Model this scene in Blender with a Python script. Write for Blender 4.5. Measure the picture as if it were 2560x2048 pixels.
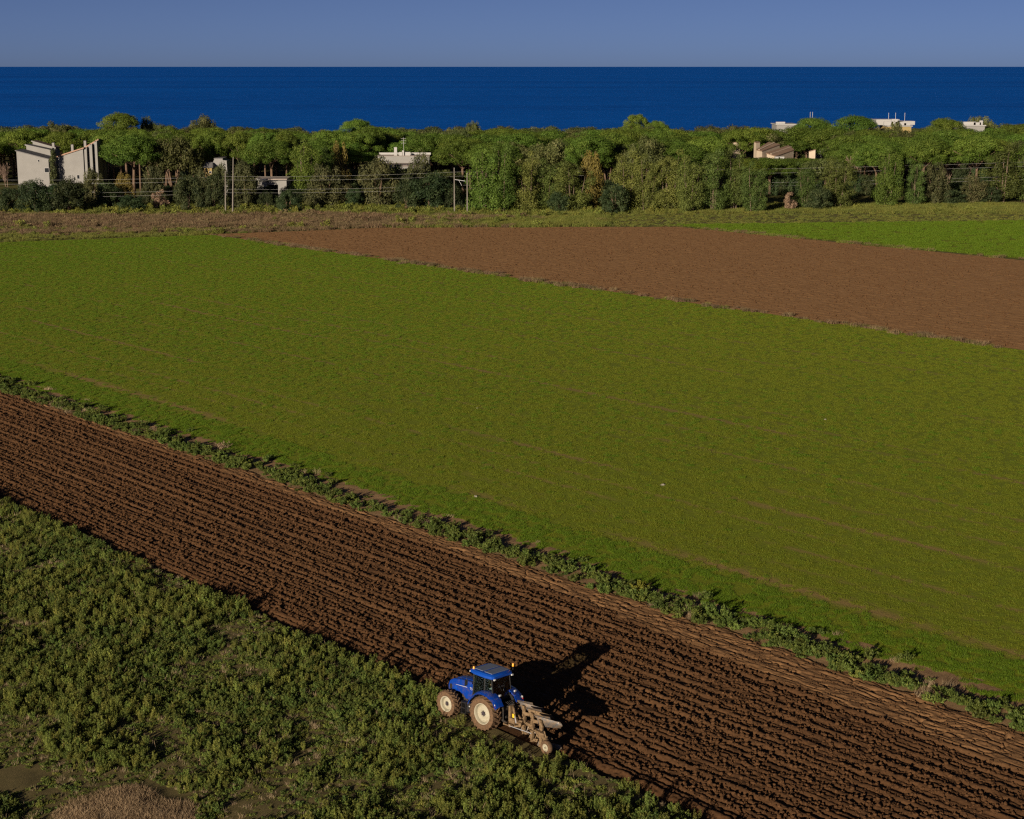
import bpy, bmesh, math, random
import numpy as np
from mathutils import Vector, Matrix

for o in list(bpy.data.objects):
    bpy.data.objects.remove(o)
sc = bpy.context.scene
COL = sc.collection
rng = np.random.default_rng(7)
random.seed(7)

# ------------------------------------------------------------------ camera
F_PX, CAM_H, IMG_W, IMG_H = 4000.0, 30.7, 2560.0, 2048.0
PITCH = math.atan(858.0 / F_PX)
cam_d = bpy.data.cameras.new("camera")
cam_d.sensor_fit = 'HORIZONTAL'
cam_d.sensor_width = 36.0
cam_d.lens = 36.0 * F_PX / IMG_W
cam_d.clip_start, cam_d.clip_end = 0.5, 200000.0
cam = bpy.data.objects.new("camera", cam_d)
cam.location = (0, 0, CAM_H)
cam.rotation_euler = (math.pi / 2 - PITCH, 0, 0)
COL.objects.link(cam)
sc.camera = cam

# ------------------------------------------------------------------ sky and sun
SUN_EL, SUN_AZ = math.radians(12.8), math.radians(29.0)     # light travels towards SUN_AZ right of +Y
world = bpy.data.worlds.new("World")
sc.world = world
world.use_nodes = True
wn, wl = world.node_tree.nodes, world.node_tree.links
wn.clear()
sky = wn.new("ShaderNodeTexSky")
sky.sky_type = 'NISHITA'
sky.sun_disc = False
sky.sun_elevation = SUN_EL
sky.sun_rotation = SUN_AZ + math.pi
sky.altitude = 0
sky.air_density, sky.dust_density, sky.ozone_density = 0.22, 0.42, 2.0
tint = wn.new("ShaderNodeMix"); tint.data_type = 'RGBA'; tint.blend_type = 'MULTIPLY'
tint.inputs[0].default_value = 1.0
tint.inputs[7].default_value = (0.76, 0.69, 0.77, 1)
bg = wn.new("ShaderNodeBackground"); bg.inputs[1].default_value = 0.05
wo = wn.new("ShaderNodeOutputWorld")
wl.new(sky.outputs[0], tint.inputs[6]); wl.new(tint.outputs[2], bg.inputs[0]); wl.new(bg.outputs[0], wo.inputs[0])

sun_d = bpy.data.lights.new("sun", 'SUN')
sun_d.energy = 5.0
sun_d.angle = math.radians(0.5)
sun_d.color = (1.0, 0.85, 0.66)
sun = bpy.data.objects.new("sun", sun_d)
ldir = Vector((math.sin(SUN_AZ) * math.cos(SUN_EL), math.cos(SUN_AZ) * math.cos(SUN_EL), -math.sin(SUN_EL)))
sun.rotation_euler = ldir.to_track_quat('-Z', 'Y').to_euler()
sun.location = (-40, -60, 60)
COL.objects.link(sun)

sc.view_settings.view_transform = 'Standard'
sc.view_settings.look = 'None'
sc.view_settings.exposure = 0.45
sc.view_settings.gamma = 1.0
sc.view_settings.use_curve_mapping = False
sc.cycles.use_denoising = False
sc.cycles.sample_clamp_indirect = 3.0
sc.cycles.filter_width = 1.3
sc.cycles.caustics_reflective = False
sc.cycles.caustics_refractive = False

# ------------------------------------------------------------------ survey helpers: where a point of the photograph stands on the land
CP, SP = math.cos(PITCH), math.sin(PITCH)
K = IMG_W / 2156.0
def ray(px, py):
    a = (px - IMG_W / 2) / F_PX; b = (IMG_H / 2 - py) / F_PX
    return Vector((a, CP + b * SP, -SP + b * CP))
def gnd(px, py, z=0.0):
    d = ray(px, py); return Vector((0, 0, CAM_H)) + d * ((z - CAM_H) / d.z)
def pln(px, py, Y):
    d = ray(px, py); return Vector((0, 0, CAM_H)) + d * (Y / d.y)
def sg(sx, sy, z=0.0): return gnd(sx * K, sy * K, z)
def spl(sx, sy, Y): return pln(sx * K, sy * K, Y)
# axes of the fields: u runs with the furrows, v across them
AZ = math.radians(42.2)
UX, UY, VX, VY = -math.sin(AZ), math.cos(AZ), math.cos(AZ), math.sin(AZ)
def uv2xy(u, v): return u * UX + v * VX, u * UY + v * VY
def in_view(x, y, m=4.0, z=0.0):
    """points of the land that the frame shows, with a margin in metres"""
    depth = y * CP + (CAM_H - z) * SP
    return (np.abs(x) < 0.32 * depth + m) & (y > 61.7 - m)

# ------------------------------------------------------------------ noise
_perm = np.random.default_rng(3).random((4, 256, 256))
def vnoise(x, y, k=0):
    xi = np.floor(x).astype(int); yi = np.floor(y).astype(int)
    fx = x - xi; fy = y - yi
    fx = fx * fx * (3 - 2 * fx); fy = fy * fy * (3 - 2 * fy)
    T = _perm[k % 4]; o = 37 * k
    a = T[(xi + o) % 256, (yi + o) % 256]; b = T[(xi + 1 + o) % 256, (yi + o) % 256]
    c = T[(xi + o) % 256, (yi + 1 + o) % 256]; d = T[(xi + 1 + o) % 256, (yi + 1 + o) % 256]
    return (a * (1 - fx) + b * fx) * (1 - fy) + (c * (1 - fx) + d * fx) * fy
def fbm(x, y, n=3, k=0):
    s = 0; w = 0
    for i in range(n):
        s = s + vnoise(x * 2 ** i, y * 2 ** i, k + i) / 2 ** i; w += 1 / 2 ** i
    return s / w

# ------------------------------------------------------------------ object helpers
def tag(o, label=None, cat=None, group=None, kind=None):
    if label: o['label'] = label
    if cat: o['category'] = cat
    if group: o['group'] = group
    if kind: o['kind'] = kind
    return o
def empty(name, loc=(0, 0, 0), rz=0.0):
    o = bpy.data.objects.new(name, None); COL.objects.link(o)
    o.location = loc; o.rotation_euler = (0, 0, rz); o.empty_display_size = 0.3
    return o
def np_mesh(name, V, Fc, mat=None, smooth=False, attrs=None):
    """mesh from arrays; Fc is (n,3) or (n,4)"""
    V = np.asarray(V, np.float32).reshape(-1, 3); Fc = np.asarray(Fc, np.int32)
    me = bpy.data.meshes.new(name)
    n, k = Fc.shape
    me.vertices.add(len(V)); me.vertices.foreach_set("co", V.ravel())
    me.loops.add(n * k); me.loops.foreach_set("vertex_index", Fc.ravel())
    me.polygons.add(n); me.polygons.foreach_set("loop_start", np.arange(0, n * k, k, dtype=np.int32))
    if smooth: me.polygons.foreach_set("use_smooth", np.ones(n, bool))
    me.update(calc_edges=True)
    for an, (typ, dom, data) in (attrs or {}).items():
        at = me.attributes.new(an, typ, dom)
        key = {'FLOAT': 'value', 'INT': 'value', 'FLOAT_VECTOR': 'vector', 'FLOAT_COLOR': 'color'}[typ]
        at.data.foreach_set(key, np.asarray(data, np.int32 if typ == 'INT' else np.float32).ravel())
    if mat: me.materials.append(mat)
    return me
def link(name, me, parent=None, loc=(0, 0, 0), rot=(0, 0, 0), scale=(1, 1, 1)):
    o = bpy.data.objects.new(name, me); COL.objects.link(o)
    o.location = loc; o.rotation_euler = rot; o.scale = scale
    if parent: o.parent = parent
    return o
def grid_faces(nu, nv):
    i = np.arange((nu - 1) * (nv - 1)); r = i // (nv - 1); c = i % (nv - 1)
    a = r * nv + c
    return np.stack([a, a + nv, a + nv + 1, a + 1], 1)

class MB:
    """collects boxes, prisms, tubes and lathed shapes; build() links them as one mesh"""
    def __init__(s): s.v = []; s.f = []
    def add(s, vs, fs):
        n = len(s.v); s.v += [tuple(p) for p in vs]; s.f += [tuple(i + n for i in q) for q in fs]; return s
    def box(s, c, d, m=None):
        hx, hy, hz = d[0] / 2, d[1] / 2, d[2] / 2
        vs = [Vector((x, y, z)) for x in (-hx, hx) for y in (-hy, hy) for z in (-hz, hz)]
        if m is not None: vs = [m @ p for p in vs]
        vs = [p + Vector(c) for p in vs]
        return s.add(vs, [(0, 1, 3, 2), (4, 6, 7, 5), (0, 4, 5, 1), (2, 3, 7, 6), (0, 2, 6, 4), (1, 5, 7, 3)])
    def bar(s, p0, p1, w, h=None):
        p0, p1 = Vector(p0), Vector(p1); d = p1 - p0; q = d.to_track_quat('X', 'Z').to_matrix()
        return s.box((p0 + p1) / 2, (d.length, w, h or w), q)
    def prism(s, poly, a, b, ax='y'):
        """poly of (x,z) pushed along y (or (x,y) along z, (y,z) along x)"""
        mk = {'y': lambda p, t: (p[0], t, p[1]), 'z': lambda p, t: (p[0], p[1], t), 'x': lambda p, t: (t, p[0], p[1])}[ax]
        n = len(poly); vs = [mk(p, a) for p in poly] + [mk(p, b) for p in poly]
        fs = [tuple(range(n))[::-1], tuple(range(n, 2 * n))] + [(i, (i + 1) % n, n + (i + 1) % n, n + i) for i in range(n)]
        return s.add(vs, fs)
    def tube(s, pts, rad, n=8):
        pts = [Vector(p) for p in pts]; rad = rad if hasattr(rad, '__len__') else [rad] * len(pts)
        rings = []
        up = Vector((0, 0, 1))
        for i, p in enumerate(pts):
            d = (pts[min(i + 1, len(pts) - 1)] - pts[max(i - 1, 0)]).normalized()
            a = d.cross(up if abs(d.z) < .95 else Vector((1, 0, 0))).normalized(); b = d.cross(a)
            rings.append([p + (a * math.cos(2 * math.pi * k / n) + b * math.sin(2 * math.pi * k / n)) * rad[i] for k in range(n)])
        vs = [q for r in rings for q in r]; fs = []
        for i in range(len(pts) - 1):
            for k in range(n):
                fs.append((i * n + k, i * n + (k + 1) % n, (i + 1) * n + (k + 1) % n, (i + 1) * n + k))
        fs.append(tuple(range(n))[::-1]); fs.append(tuple(range((len(pts) - 1) * n, len(pts) * n)))
        return s.add(vs, fs)
    def lathe(s, prof, n=28, c=(0, 0, 0)):
        """profile of (radius, y) turned about the y axis through c"""
        vs = []; fs = []
        for r, y in prof:
            for k in range(n):
                t = 2 * math.pi * k / n
                vs.append((c[0] + r * math.cos(t), c[1] + y, c[2] + r * math.sin(t)))
        for i in range(len(prof) - 1):
            for k in range(n):
                fs.append((i * n + k, (i + 1) * n + k, (i + 1) * n + (k + 1) % n, i * n + (k + 1) % n))
        return s.add(vs, fs)
    def sheet(s, rows, thick=0.0):
        """rows of points as a surface; thick gives it a back"""
        R, C = len(rows), len(rows[0]); vs = [Vector(p) for r in rows for p in r]
        fs = [(i * C + j, (i + 1) * C + j, (i + 1) * C + j + 1, i * C + j + 1) for i in range(R - 1) for j in range(C - 1)]
        if thick:
            nrm = [Vector((0, 0, 0)) for _ in vs]
            for q in fs:
                m = (vs[q[1]] - vs[q[0]]).cross(vs[q[2]] - vs[q[0]])
                for i in q: nrm[i] += m
            back = [p - nn.normalized() * thick for p, nn in zip(vs, nrm)]; N = len(vs)
            fs2 = [tuple(i + N for i in q[::-1]) for q in fs]
            rim = [i for i in range(C)] + [i * C + C - 1 for i in range(1, R)] + [(R - 1) * C + j for j in range(C - 2, -1, -1)] + [i * C for i in range(R - 2, 0, -1)]
            fs3 = [(rim[k], rim[(k + 1) % len(rim)], rim[(k + 1) % len(rim)] + N, rim[k] + N) for k in range(len(rim))]
            vs += back; fs = fs + fs2 + fs3
        return s.add(vs, fs)
    def build(s, name, mat, parent=None, bevel=0.0, smooth=None, seg=2, loc=(0, 0, 0), rot=(0, 0, 0)):
        me = bpy.data.meshes.new(name); me.from_pydata(s.v, [], s.f); me.update()
        bm = bmesh.new(); bm.from_mesh(me); bmesh.ops.recalc_face_normals(bm, faces=bm.faces); bm.to_mesh(me); bm.free()
        me.materials.append(mat)
        if smooth is not None:
            me.polygons.foreach_set("use_smooth", np.ones(len(me.polygons), bool)); me.set_sharp_from_angle(angle=math.radians(smooth))
        o = link(name, me, parent, loc, rot)
        if bevel:
            b = o.modifiers.new("bevel", 'BEVEL'); b.width = bevel; b.segments = seg; b.limit_method = 'ANGLE'; b.angle_limit = math.radians(35)
        return o

# ------------------------------------------------------------------ material helpers
def new_mat(name):
    m = bpy.data.materials.new(name); m.use_nodes = True
    nt = m.node_tree; nt.nodes.clear()
    return m, nt.nodes, nt.links
def ramp(nodes, links, fac, stops):
    r = nodes.new("ShaderNodeValToRGB"); e = r.color_ramp.elements
    while len(e) < len(stops): e.new(0.5)
    for el, (p, c) in zip(e, stops): el.position = p; el.color = (*c, 1)
    links.new(fac, r.inputs[0]); return r.outputs[0]
def noise(nodes, links, scale, detail=4, rough=0.6, vec=None, dist=0.0):
    n = nodes.new("ShaderNodeTexNoise"); n.inputs['Scale'].default_value = scale; n.inputs['Detail'].default_value = detail
    n.inputs['Roughness'].default_value = rough; n.inputs['Distortion'].default_value = dist
    if vec is not None: links.new(vec, n.inputs['Vector'])
    return n.outputs[0]
def coords(nodes, links, kind='Object', scale=(1, 1, 1), rz=0.0):
    t = nodes.new("ShaderNodeTexCoord"); mp = nodes.new("ShaderNodeMapping")
    mp.inputs['Scale'].default_value = scale; mp.inputs['Rotation'].default_value = (0, 0, rz)
    links.new(t.outputs[kind], mp.inputs[0]); return mp.outputs[0]
def mixc(nodes, links, fac, a, b, mode='MIX'):
    m = nodes.new("ShaderNodeMix"); m.data_type = 'RGBA'; m.blend_type = mode
    for sock, v in ((m.inputs[0], fac), (m.inputs[6], a), (m.inputs[7], b)):
        if isinstance(v, (int, float)): sock.default_value = v
        elif isinstance(v, tuple): sock.default_value = (*v, 1)
        else: links.new(v, sock)
    return m.outputs[2]
def finish(nodes, links, col, rough=0.8, spec=0.2, bump=None, bump_s=0.3, bump_d=0.05, metal=0.0, transl=0.0, coat=0.0):
    p = nodes.new("ShaderNodeBsdfPrincipled"); out = nodes.new("ShaderNodeOutputMaterial")
    if isinstance(col, tuple): p.inputs['Base Color'].default_value = (*col, 1)
    else: links.new(col, p.inputs['Base Color'])
    if isinstance(rough, (int, float)): p.inputs['Roughness'].default_value = rough
    else: links.new(rough, p.inputs['Roughness'])
    p.inputs['Specular IOR Level'].default_value = spec; p.inputs['Metallic'].default_value = metal
    p.inputs['Coat Weight'].default_value = coat; p.inputs['Coat Roughness'].default_value = 0.15
    if bump is not None:
        b = nodes.new("ShaderNodeBump"); b.inputs['Strength'].default_value = bump_s; b.inputs['Distance'].default_value = bump_d
        links.new(bump, b.inputs['Height']); links.new(b.outputs[0], p.inputs['Normal'])
    sh = p.outputs[0]
    if transl:
        tr = nodes.new("ShaderNodeBsdfTranslucent"); mx = nodes.new("ShaderNodeMixShader"); mx.inputs[0].default_value = transl
        if isinstance(col, tuple): tr.inputs[0].default_value = (*col, 1)
        else: links.new(col, tr.inputs[0])
        links.new(sh, mx.inputs[1]); links.new(tr.outputs[0], mx.inputs[2]); sh = mx.outputs[0]
    links.new(sh, out.inputs[0])
def paint(name, col, rough=0.5, spec=0.4, var=0.25, scale=3.0, dirt=None, metal=0.0, coat=0.0):
    """a plain surface with uneven wear; dirt=(colour, amount) lays dust over it"""
    m, n, l = new_mat(name); c = coords(n, l)
    f = noise(n, l, scale, 5, 0.65, c)
    col2 = tuple(x * (1 - var) for x in col)
    k = ramp(n, l, f, [(0.3, col2), (0.7, col)])
    if dirt:
        g = noise(n, l, scale * 2.3, 6, 0.7, c)
        lo = 0.75 - dirt[1] * 0.55
        gf = ramp(n, l, g, [(max(lo - .15, 0), (0, 0, 0)), (min(lo + .18, 1), (1, 1, 1))])
        k = mixc(n, l, gf, k, dirt[0])
    finish(n, l, k, rough, spec, metal=metal, coat=coat)
    return m
def foliage(name, a, b, c=None, obj_var=0.25, transl=0.25, hue=0.03):
    """leaf colour: from a to b by the leaf's own 'tint', each plant a little different from the next"""
    m, n, l = new_mat(name)
    at = n.new("ShaderNodeAttribute"); at.attribute_name = "tint"
    k = ramp(n, l, at.outputs['Fac'], [(0.0, a), (0.75, b), (1.0, c or b)])
    oi = n.new("ShaderNodeObjectInfo")
    hs = n.new("ShaderNodeHueSaturation")
    mr = n.new("ShaderNodeMapRange"); mr.inputs['To Min'].default_value = 0.5 - hue; mr.inputs['To Max'].default_value = 0.5 + hue
    l.new(oi.outputs['Random'], mr.inputs[0]); l.new(mr.outputs[0], hs.inputs['Hue'])
    wn2 = n.new("ShaderNodeTexWhiteNoise"); wn2.noise_dimensions = '1D'; l.new(oi.outputs['Random'], wn2.inputs['W'])
    mv = n.new("ShaderNodeMapRange"); mv.inputs['To Min'].default_value = 1 - obj_var; mv.inputs['To Max'].default_value = 1 + obj_var
    l.new(wn2.outputs[0], mv.inputs[0]); l.new(mv.outputs[0], hs.inputs['Value'])
    l.new(k, hs.inputs['Color'])
    finish(n, l, hs.outputs[0], 0.65, 0.25, transl=transl)
    return m

# ================================================================== the land
def soil_mat(name, dark, light, dry_dark=None, dry_light=None, bump=True, s=1.0):
    m, n, l = new_mat(name); c = coords(n, l)
    f = noise(n, l, 1.1 * s, 6, 0.7, c); f2 = noise(n, l, 9 * s, 4, 0.7, c)
    k = ramp(n, l, f, [(0.32, dark), (0.68, light)])
    k = mixc(n, l, 0.35, k, ramp(n, l, f2, [(0.35, tuple(x * .55 for x in dark)), (0.65, tuple(x * 1.25 for x in light))]))
    if dry_dark:
        mp = n.new('ShaderNodeMapping'); mp.inputs['Scale'].default_value = (0.9, 0.05, 1); l.new(coords(n, l, 'Object', (1, 1, 1), -AZ), mp.inputs[0])
        lane = noise(n, l, 1.0, 4, 0.65, mp.outputs[0])
        k = mixc(n, l, ramp(n, l, lane, [(0.48, (0, 0, 0)), (0.72, (0.75, 0.75, 0.75))]), k, (0.140, 0.072, 0.032))
        at = n.new("ShaderNodeAttribute"); at.attribute_name = "dry"
        d = ramp(n, l, f2, [(0.3, dry_dark), (0.7, dry_light)])
        k = mixc(n, l, at.outputs['Fac'], k, d)
    finish(n, l, k, 0.95, 0.1, bump=noise(n, l, 26 * s, 5, 0.75, c) if bump else None, bump_s=0.6, bump_d=0.03)
    return m
SOIL = soil_mat("ploughed soil", (0.058, 0.029, 0.013), (0.102, 0.051, 0.023), (0.160, 0.085, 0.038), (0.225, 0.124, 0.056))
SOIL_FAR = soil_mat("harrowed soil", (0.25, 0.132, 0.054), (0.35, 0.195, 0.084), s=0.35)
SOIL_BARE = soil_mat("bare field soil", (0.10, 0.085, 0.034), (0.16, 0.125, 0.055), s=2.0)

def ground_mat():
    m, n, l = new_mat("rough grassland"); c = coords(n, l)
    f = noise(n, l, 0.06, 6, 0.65, c); g = noise(n, l, 0.9, 5, 0.7, c)
    k = ramp(n, l, f, [(0.35, (0.09, 0.095, 0.025)), (0.5, (0.13, 0.12, 0.04)), (0.68, (0.16, 0.125, 0.055))])
    k = mixc(n, l, ramp(n, l, g, [(0.3, (0, 0, 0)), (0.75, (1, 1, 1))]), k, (0.10, 0.10, 0.03))
    finish(n, l, k, 0.95, 0.1, bump=g, bump_s=0.8, bump_d=0.2)
    return m
GROUND = ground_mat()
bm = bmesh.new()
q = [bm.verts.new(p) for p in ((-4000, -1500, 0), (4000, -1500, 0), (4000, 760, 0), (-4000, 760, 0))]
bm.faces.new(q)
for t in (46.6, 46.9, 66.0, 66.5):
    bmesh.ops.bisect_plane(bm, geom=bm.verts[:] + bm.edges[:] + bm.faces[:], plane_co=(t * VX, t * VY, 0), plane_no=(VX, VY, 0))
for t in (640, 690):
    bmesh.ops.bisect_plane(bm, geom=bm.verts[:] + bm.edges[:] + bm.faces[:], plane_co=(0, t, 0), plane_no=(0, 1, 0))
for p in bm.verts:
    d = p.co.x * VX + p.co.y * VY
    z = -0.02
    if 46.75 < d < 66.2: z = -0.62
    if p.co.y > 660: z = -1.4 if p.co.y < 700 else -5.0
    p.co.z = z
me = bpy.data.meshes.new("ground"); bm.to_mesh(me); bm.free(); me.materials.append(GROUND)
tag(link("ground", me), kind='structure')

# the sea, to the horizon
def sea_mat():
    m, n, l = new_mat("deep blue sea")
    w = noise(n, l, 0.09, 6, 0.65, coords(n, l, 'Object', (0.30, 1.0, 1.0)), 0.5)
    swell = noise(n, l, 0.012, 5, 0.6, coords(n, l, 'Object', (0.22, 1.0, 1.0)), 0.3)
    big = noise(n, l, 0.0016, 5, 0.6, coords(n, l, 'Object', (0.16, 1, 1)))
    k = ramp(n, l, big, [(0.36, (0.0, 0.062, 0.32)), (0.62, (0.0, 0.096, 0.45))])
    k = mixc(n, l, ramp(n, l, swell, [(0.42, (0, 0, 0)), (0.72, (0.5, 0.5, 0.5))]), k, (0.0, 0.102, 0.47))
    k = mixc(n, l, ramp(n, l, w, [(0.48, (0, 0, 0)), (0.78, (1, 1, 1))]), k, (0.004, 0.125, 0.55))
    finish(n, l, k, 0.7, 0.05, bump=w, bump_s=0.8, bump_d=1.5)
    return m
V = [(-90000, 655, -2.2), (90000, 655, -2.2), (90000, 120000, -2.2), (-90000, 120000, -2.2)]
tag(link("sea", np_mesh("sea", V, [[0, 1, 2, 3]], sea_mat())), kind='structure')

# ------------------------------------------------------------------ the ploughed strip
def edge_v(u):
    return 47.95 + 0.75 * (1 / (1 + np.exp(-(u - 50.2) * 6)) - 1) + 0.35 * (fbm(u * 0.35, u * 0 + 3.3, 3, 1) - 0.5)
def dry_edge(u):
    return np.interp(u, [0, 32, 44, 63, 88, 144, 200], [60.4, 60.8, 61.4, 62.8, 63.7, 64.6, 65.0]) + 0.9 * (fbm(u * 0.5, u * 0 + 9.1, 3, 2) - 0.5)
TRACTOR_U, TRACTOR_V = 53.47, 47.42
def plough_height(u, v):
    e = edge_v(u); d = v - e
    dry = np.clip((v - dry_edge(u) + 0.6 * (fbm(u * 1.2, v * 1.2, 2, 3) - .5)) / 0.6, 0, 1)
    wob = 0.35 * (fbm(u * 0.06, v * 0.30, 2, 0) - 0.5) + 0.16 * (fbm(u * 0.9, v * 0.8, 2, 2) - 0.5)
    def slices(period, k):
        ph = (v - 47.95) / period + wob / period * .45 + 1.1 * (vnoise(v * .9 + 7, v * 0 + k * 9) - .5) + k; sl = np.floor(ph); q = ph - sl
        pr = np.where(q < 0.66, np.sin(np.pi * 0.5 * q / 0.66), np.cos(np.pi * 0.5 * (q - 0.66) / 0.34)) - 0.5
        return pr, sl
    prof, sl = slices(0.86, 0.0); prof2, sl2 = slices(0.43, 0.3)
    zone = np.clip(0.35 + 1.5 * (fbm(u * .16, v * .33, 3, 2) - .28), 0.35, 1.2)
    amp = (0.045 + 0.10 * vnoise(u / 4.0, sl * 5.37, 1)) * (0.45 + 1.0 * vnoise(sl * 3.7 + 8, u * 0.01, 3))
    amp2 = 0.03 + 0.10 * vnoise(u / 1.6, sl2 * 4.11, 2)
    lump = 1 - 2 * np.abs(fbm(u / 0.34 + 0.7 * sl2, v / 0.22, 2, 1) - 0.5)          # rounded clods
    crack = np.abs(fbm(u / 0.30, v / 0.26, 3, 2) - 0.5)
    h = prof * amp + prof2 * amp2 + zone * (0.085 * (lump - 0.75) - 0.05 * np.exp(-(crack / 0.030) ** 2) + 0.085 * (fbm(u / 0.22, v / 0.14, 2, 3) - 0.5))
    h += 0.14 * (fbm(u * 0.10, v * 0.7, 3, 1) - 0.5) - 0.02
    # drier, flatter slabs with fine cracks along the far side
    cr2 = np.abs(fbm(u / 1.5 + v * .3, v / 0.46, 2, 0) - 0.5)
    hd = prof * amp * 0.25 - 0.12 * np.exp(-(cr2 / 0.022) ** 2) + 0.025 * (lump - .7) + 0.10 * (fbm(u / 0.6, v / 0.17, 2, 2) - .5) + 0.05
    h = h * (1 - dry) + hd * dry
    # open furrow along the near edge and the wall up to the unploughed land
    fw = np.clip(d / 0.10, 0, 1)
    bed = -0.15 + 0.05 * (fbm(u / 0.3, v / 0.2, 3, 2) - 0.5)
    t = np.clip((d - 0.38) / 0.30, 0, 1); t = t * t * (3 - 2 * t)
    h = bed * (1 - t) + h * t
    h = -0.035 * (1 - fw) + h * fw
    # the bank at the far edge
    far_e = 65.25 + 1.3 * (fbm(u * 0.6, u * 0 + 5, 3, 0) - 0.5)
    b = np.clip((v - far_e) / 0.45, 0, 1)
    h = (h + 0.03 * np.exp(-((v - far_e + .5) / .5) ** 2)) * (1 - b) - 0.03 * b
    return h, dry
us = [14.0]
while us[-1] < 170: us.append(us[-1] + 0.062 * max(1.0, (us[-1] - 20) / 60.0))
us = np.array(us); vs = np.arange(46.5, 66.6, 0.062)
uu, vv = np.meshgrid(us, vs, indexing='ij')
hh, dd = plough_height(uu, vv)
xx, yy = uv2xy(uu, vv)
V = np.stack([xx, yy, hh], -1).reshape(-1, 3)
Fq = grid_faces(len(us), len(vs))
cx, cy = V[Fq[:, 0], 0], V[Fq[:, 0], 1]
Fq = Fq[in_view(cx, cy, 14.0)]
used, inv = np.unique(Fq, return_inverse=True)
me = np_mesh("ploughed_field", V[used], inv.reshape(-1, 4), SOIL, True, {"dry": ('FLOAT', 'POINT', dd.reshape(-1)[used])})
tag(link("ploughed_field", me), kind='structure')

def uv_sheet(name, mat, u0, u1, v0, v1, step, hfun, keep=None, smooth=True, margin=26.0, bare=None):
    us = np.arange(u0, u1 + step, step); vs = np.linspace(v0, v1, int((v1 - v0) / step) + 2)
    uu, vv = np.meshgrid(us, vs, indexing='ij'); xx, yy = uv2xy(uu, vv)
    V = np.stack([xx, yy, hfun(uu, vv)], -1).reshape(-1, 3); Fq = grid_faces(len(us), len(vs))
    c = V[Fq].mean(1)
    m = in_view(c[:, 0], c[:, 1], margin)
    if keep is not None: m &= keep(c[:, 0], c[:, 1])
    Fq = Fq[m]; used, inv = np.unique(Fq, return_inverse=True)
    at = {"bare": ('FLOAT', 'POINT', bare(uu, vv).reshape(-1)[used])} if bare else None
    return tag(link(name, np_mesh(name, V[used], inv.reshape(-1, 4), mat, smooth, at)), kind='structure')

# ------------------------------------------------------------------ weedy land in front, margin strip, crop, far ploughland
uv_sheet("weed_field", SOIL_BARE, 10, 150, 8, 47.1, 0.35, lambda u, v: 0.02 + 0.16 * (fbm(u * .9, v * .9, 3, 1) - .5) * np.clip((46.9 - v) * 2, 0, 1))
MARGIN = soil_mat("margin soil", (0.20, 0.125, 0.06), (0.34, 0.215, 0.11))
uv_sheet("field_margin", MARGIN, 5, 190, 65.3, 69.6, 0.22, lambda u, v: 0.01 + 0.10 * (fbm(u * .9, v * .9, 3, 2) - .5))

SEAMS = [(74.2, 0.6, .9), (87.1, .34, .95), (106.2, .34, .95), (112.3, .3, .7), (97.0, .28, .7), (124.0, .3, .7), (80.5, .26, .65), (77.6, .2, .5), (83.4, .22, .55), (91.0, .25, .65), (94.2, .2, .5), (101.5, .25, .65), (109.0, .25, .55), (117.5, .3, .65), (131.0, .3, .6), (139.0, .35, .6), (147.0, .35, .55)]
def bare_lines(u, v):
    t = 0 * u
    for sv, w, a in SEAMS:
        on = np.clip((fbm(u * .05 + sv, u * 0 + sv, 3, 2) - 0.38) * 6, 0, 1)
        t = np.maximum(t, a * on * np.exp(-((v - sv - .6 * (fbm(u * .02, u * 0 + sv, 2) - .5)) / w) ** 2))
    return t
def crop_mat(name, soil, g1, g2):
    m, n, l = new_mat(name); c = coords(n, l)
    rows = coords(n, l, 'Object', (1, 1, 1), -AZ)
    f = noise(n, l, 7.0, 4, 0.7, c); big = noise(n, l, 0.035, 4, 0.6, c)
    rr = n.new("ShaderNodeMapping"); rr.inputs['Scale'].default_value = (1.2, 0.03, 1); l.new(rows, rr.inputs[0])
    st = noise(n, l, 1.0, 4, 0.6, rr.outputs[0])
    k = ramp(n, l, big, [(0.35, g1), (0.65, g2)])
    k = mixc(n, l, ramp(n, l, f, [(0.38, (1, 1, 1)), (0.62, (0, 0, 0))]), k, soil)
    k = mixc(n, l, ramp(n, l, st, [(0.60, (0, 0, 0)), (0.80, (0.45, 0.45, 0.45))]), k, (0.22, 0.15, 0.06))
    ba = n.new('ShaderNodeAttribute'); ba.attribute_name = 'bare'
    k = mixc(n, l, ba.outputs['Fac'], k, (0.27, 0.175, 0.065))
    finish(n, l, k, 0.9, 0.15, bump=f, bump_s=0.7, bump_d=0.06)
    return m
CROP = crop_mat("young crop ground", (0.145, 0.165, 0.011), (0.165, 0.205, 0.010), (0.155, 0.210, 0.010))
def crop_end(x): return np.interp(x, [-200, -91, -57, 0], [250, 285.6, 298, 322])
def crop_h(u, v): return 0.03 + 0.02 * (fbm(u * .7, v * .7, 2, 1) - .5) + 0.3 * np.clip(fbm(u * .03, v * .03, 2, 0) - .2, 0, 1) * np.clip((v - 70) / 15, 0, 1) * np.clip((158 - v) / 15, 0, 1)
uv_sheet("crop_field", CROP, 0, 330, 69.2, 159.0, 0.45, crop_h, bare=bare_lines, keep=lambda x, y: y < crop_end(x))
def far_end(x): return np.interp(x, [-60, -52, -26, 24, 120], [299, 300.6, 311.4, 313.3, 316]) + 1.2 * (fbm(x * .2, x * 0, 2) - .5)
uv_sheet("harrowed_field", SOIL_FAR, 60, 300, 158.8, 234.6, 0.27, lambda u, v: 0.02 + 0.11 * (fbm(u * 2.9, v * 2.9, 2, 2) - .5) + 0.012 * np.sin((v + 1.5 * fbm(u * .1, v * .1, 2)) * 2 * np.pi / 1.7) * fbm(u * .3, v * .3, 2, 1), keep=lambda x, y: y < far_end(x))
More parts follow.
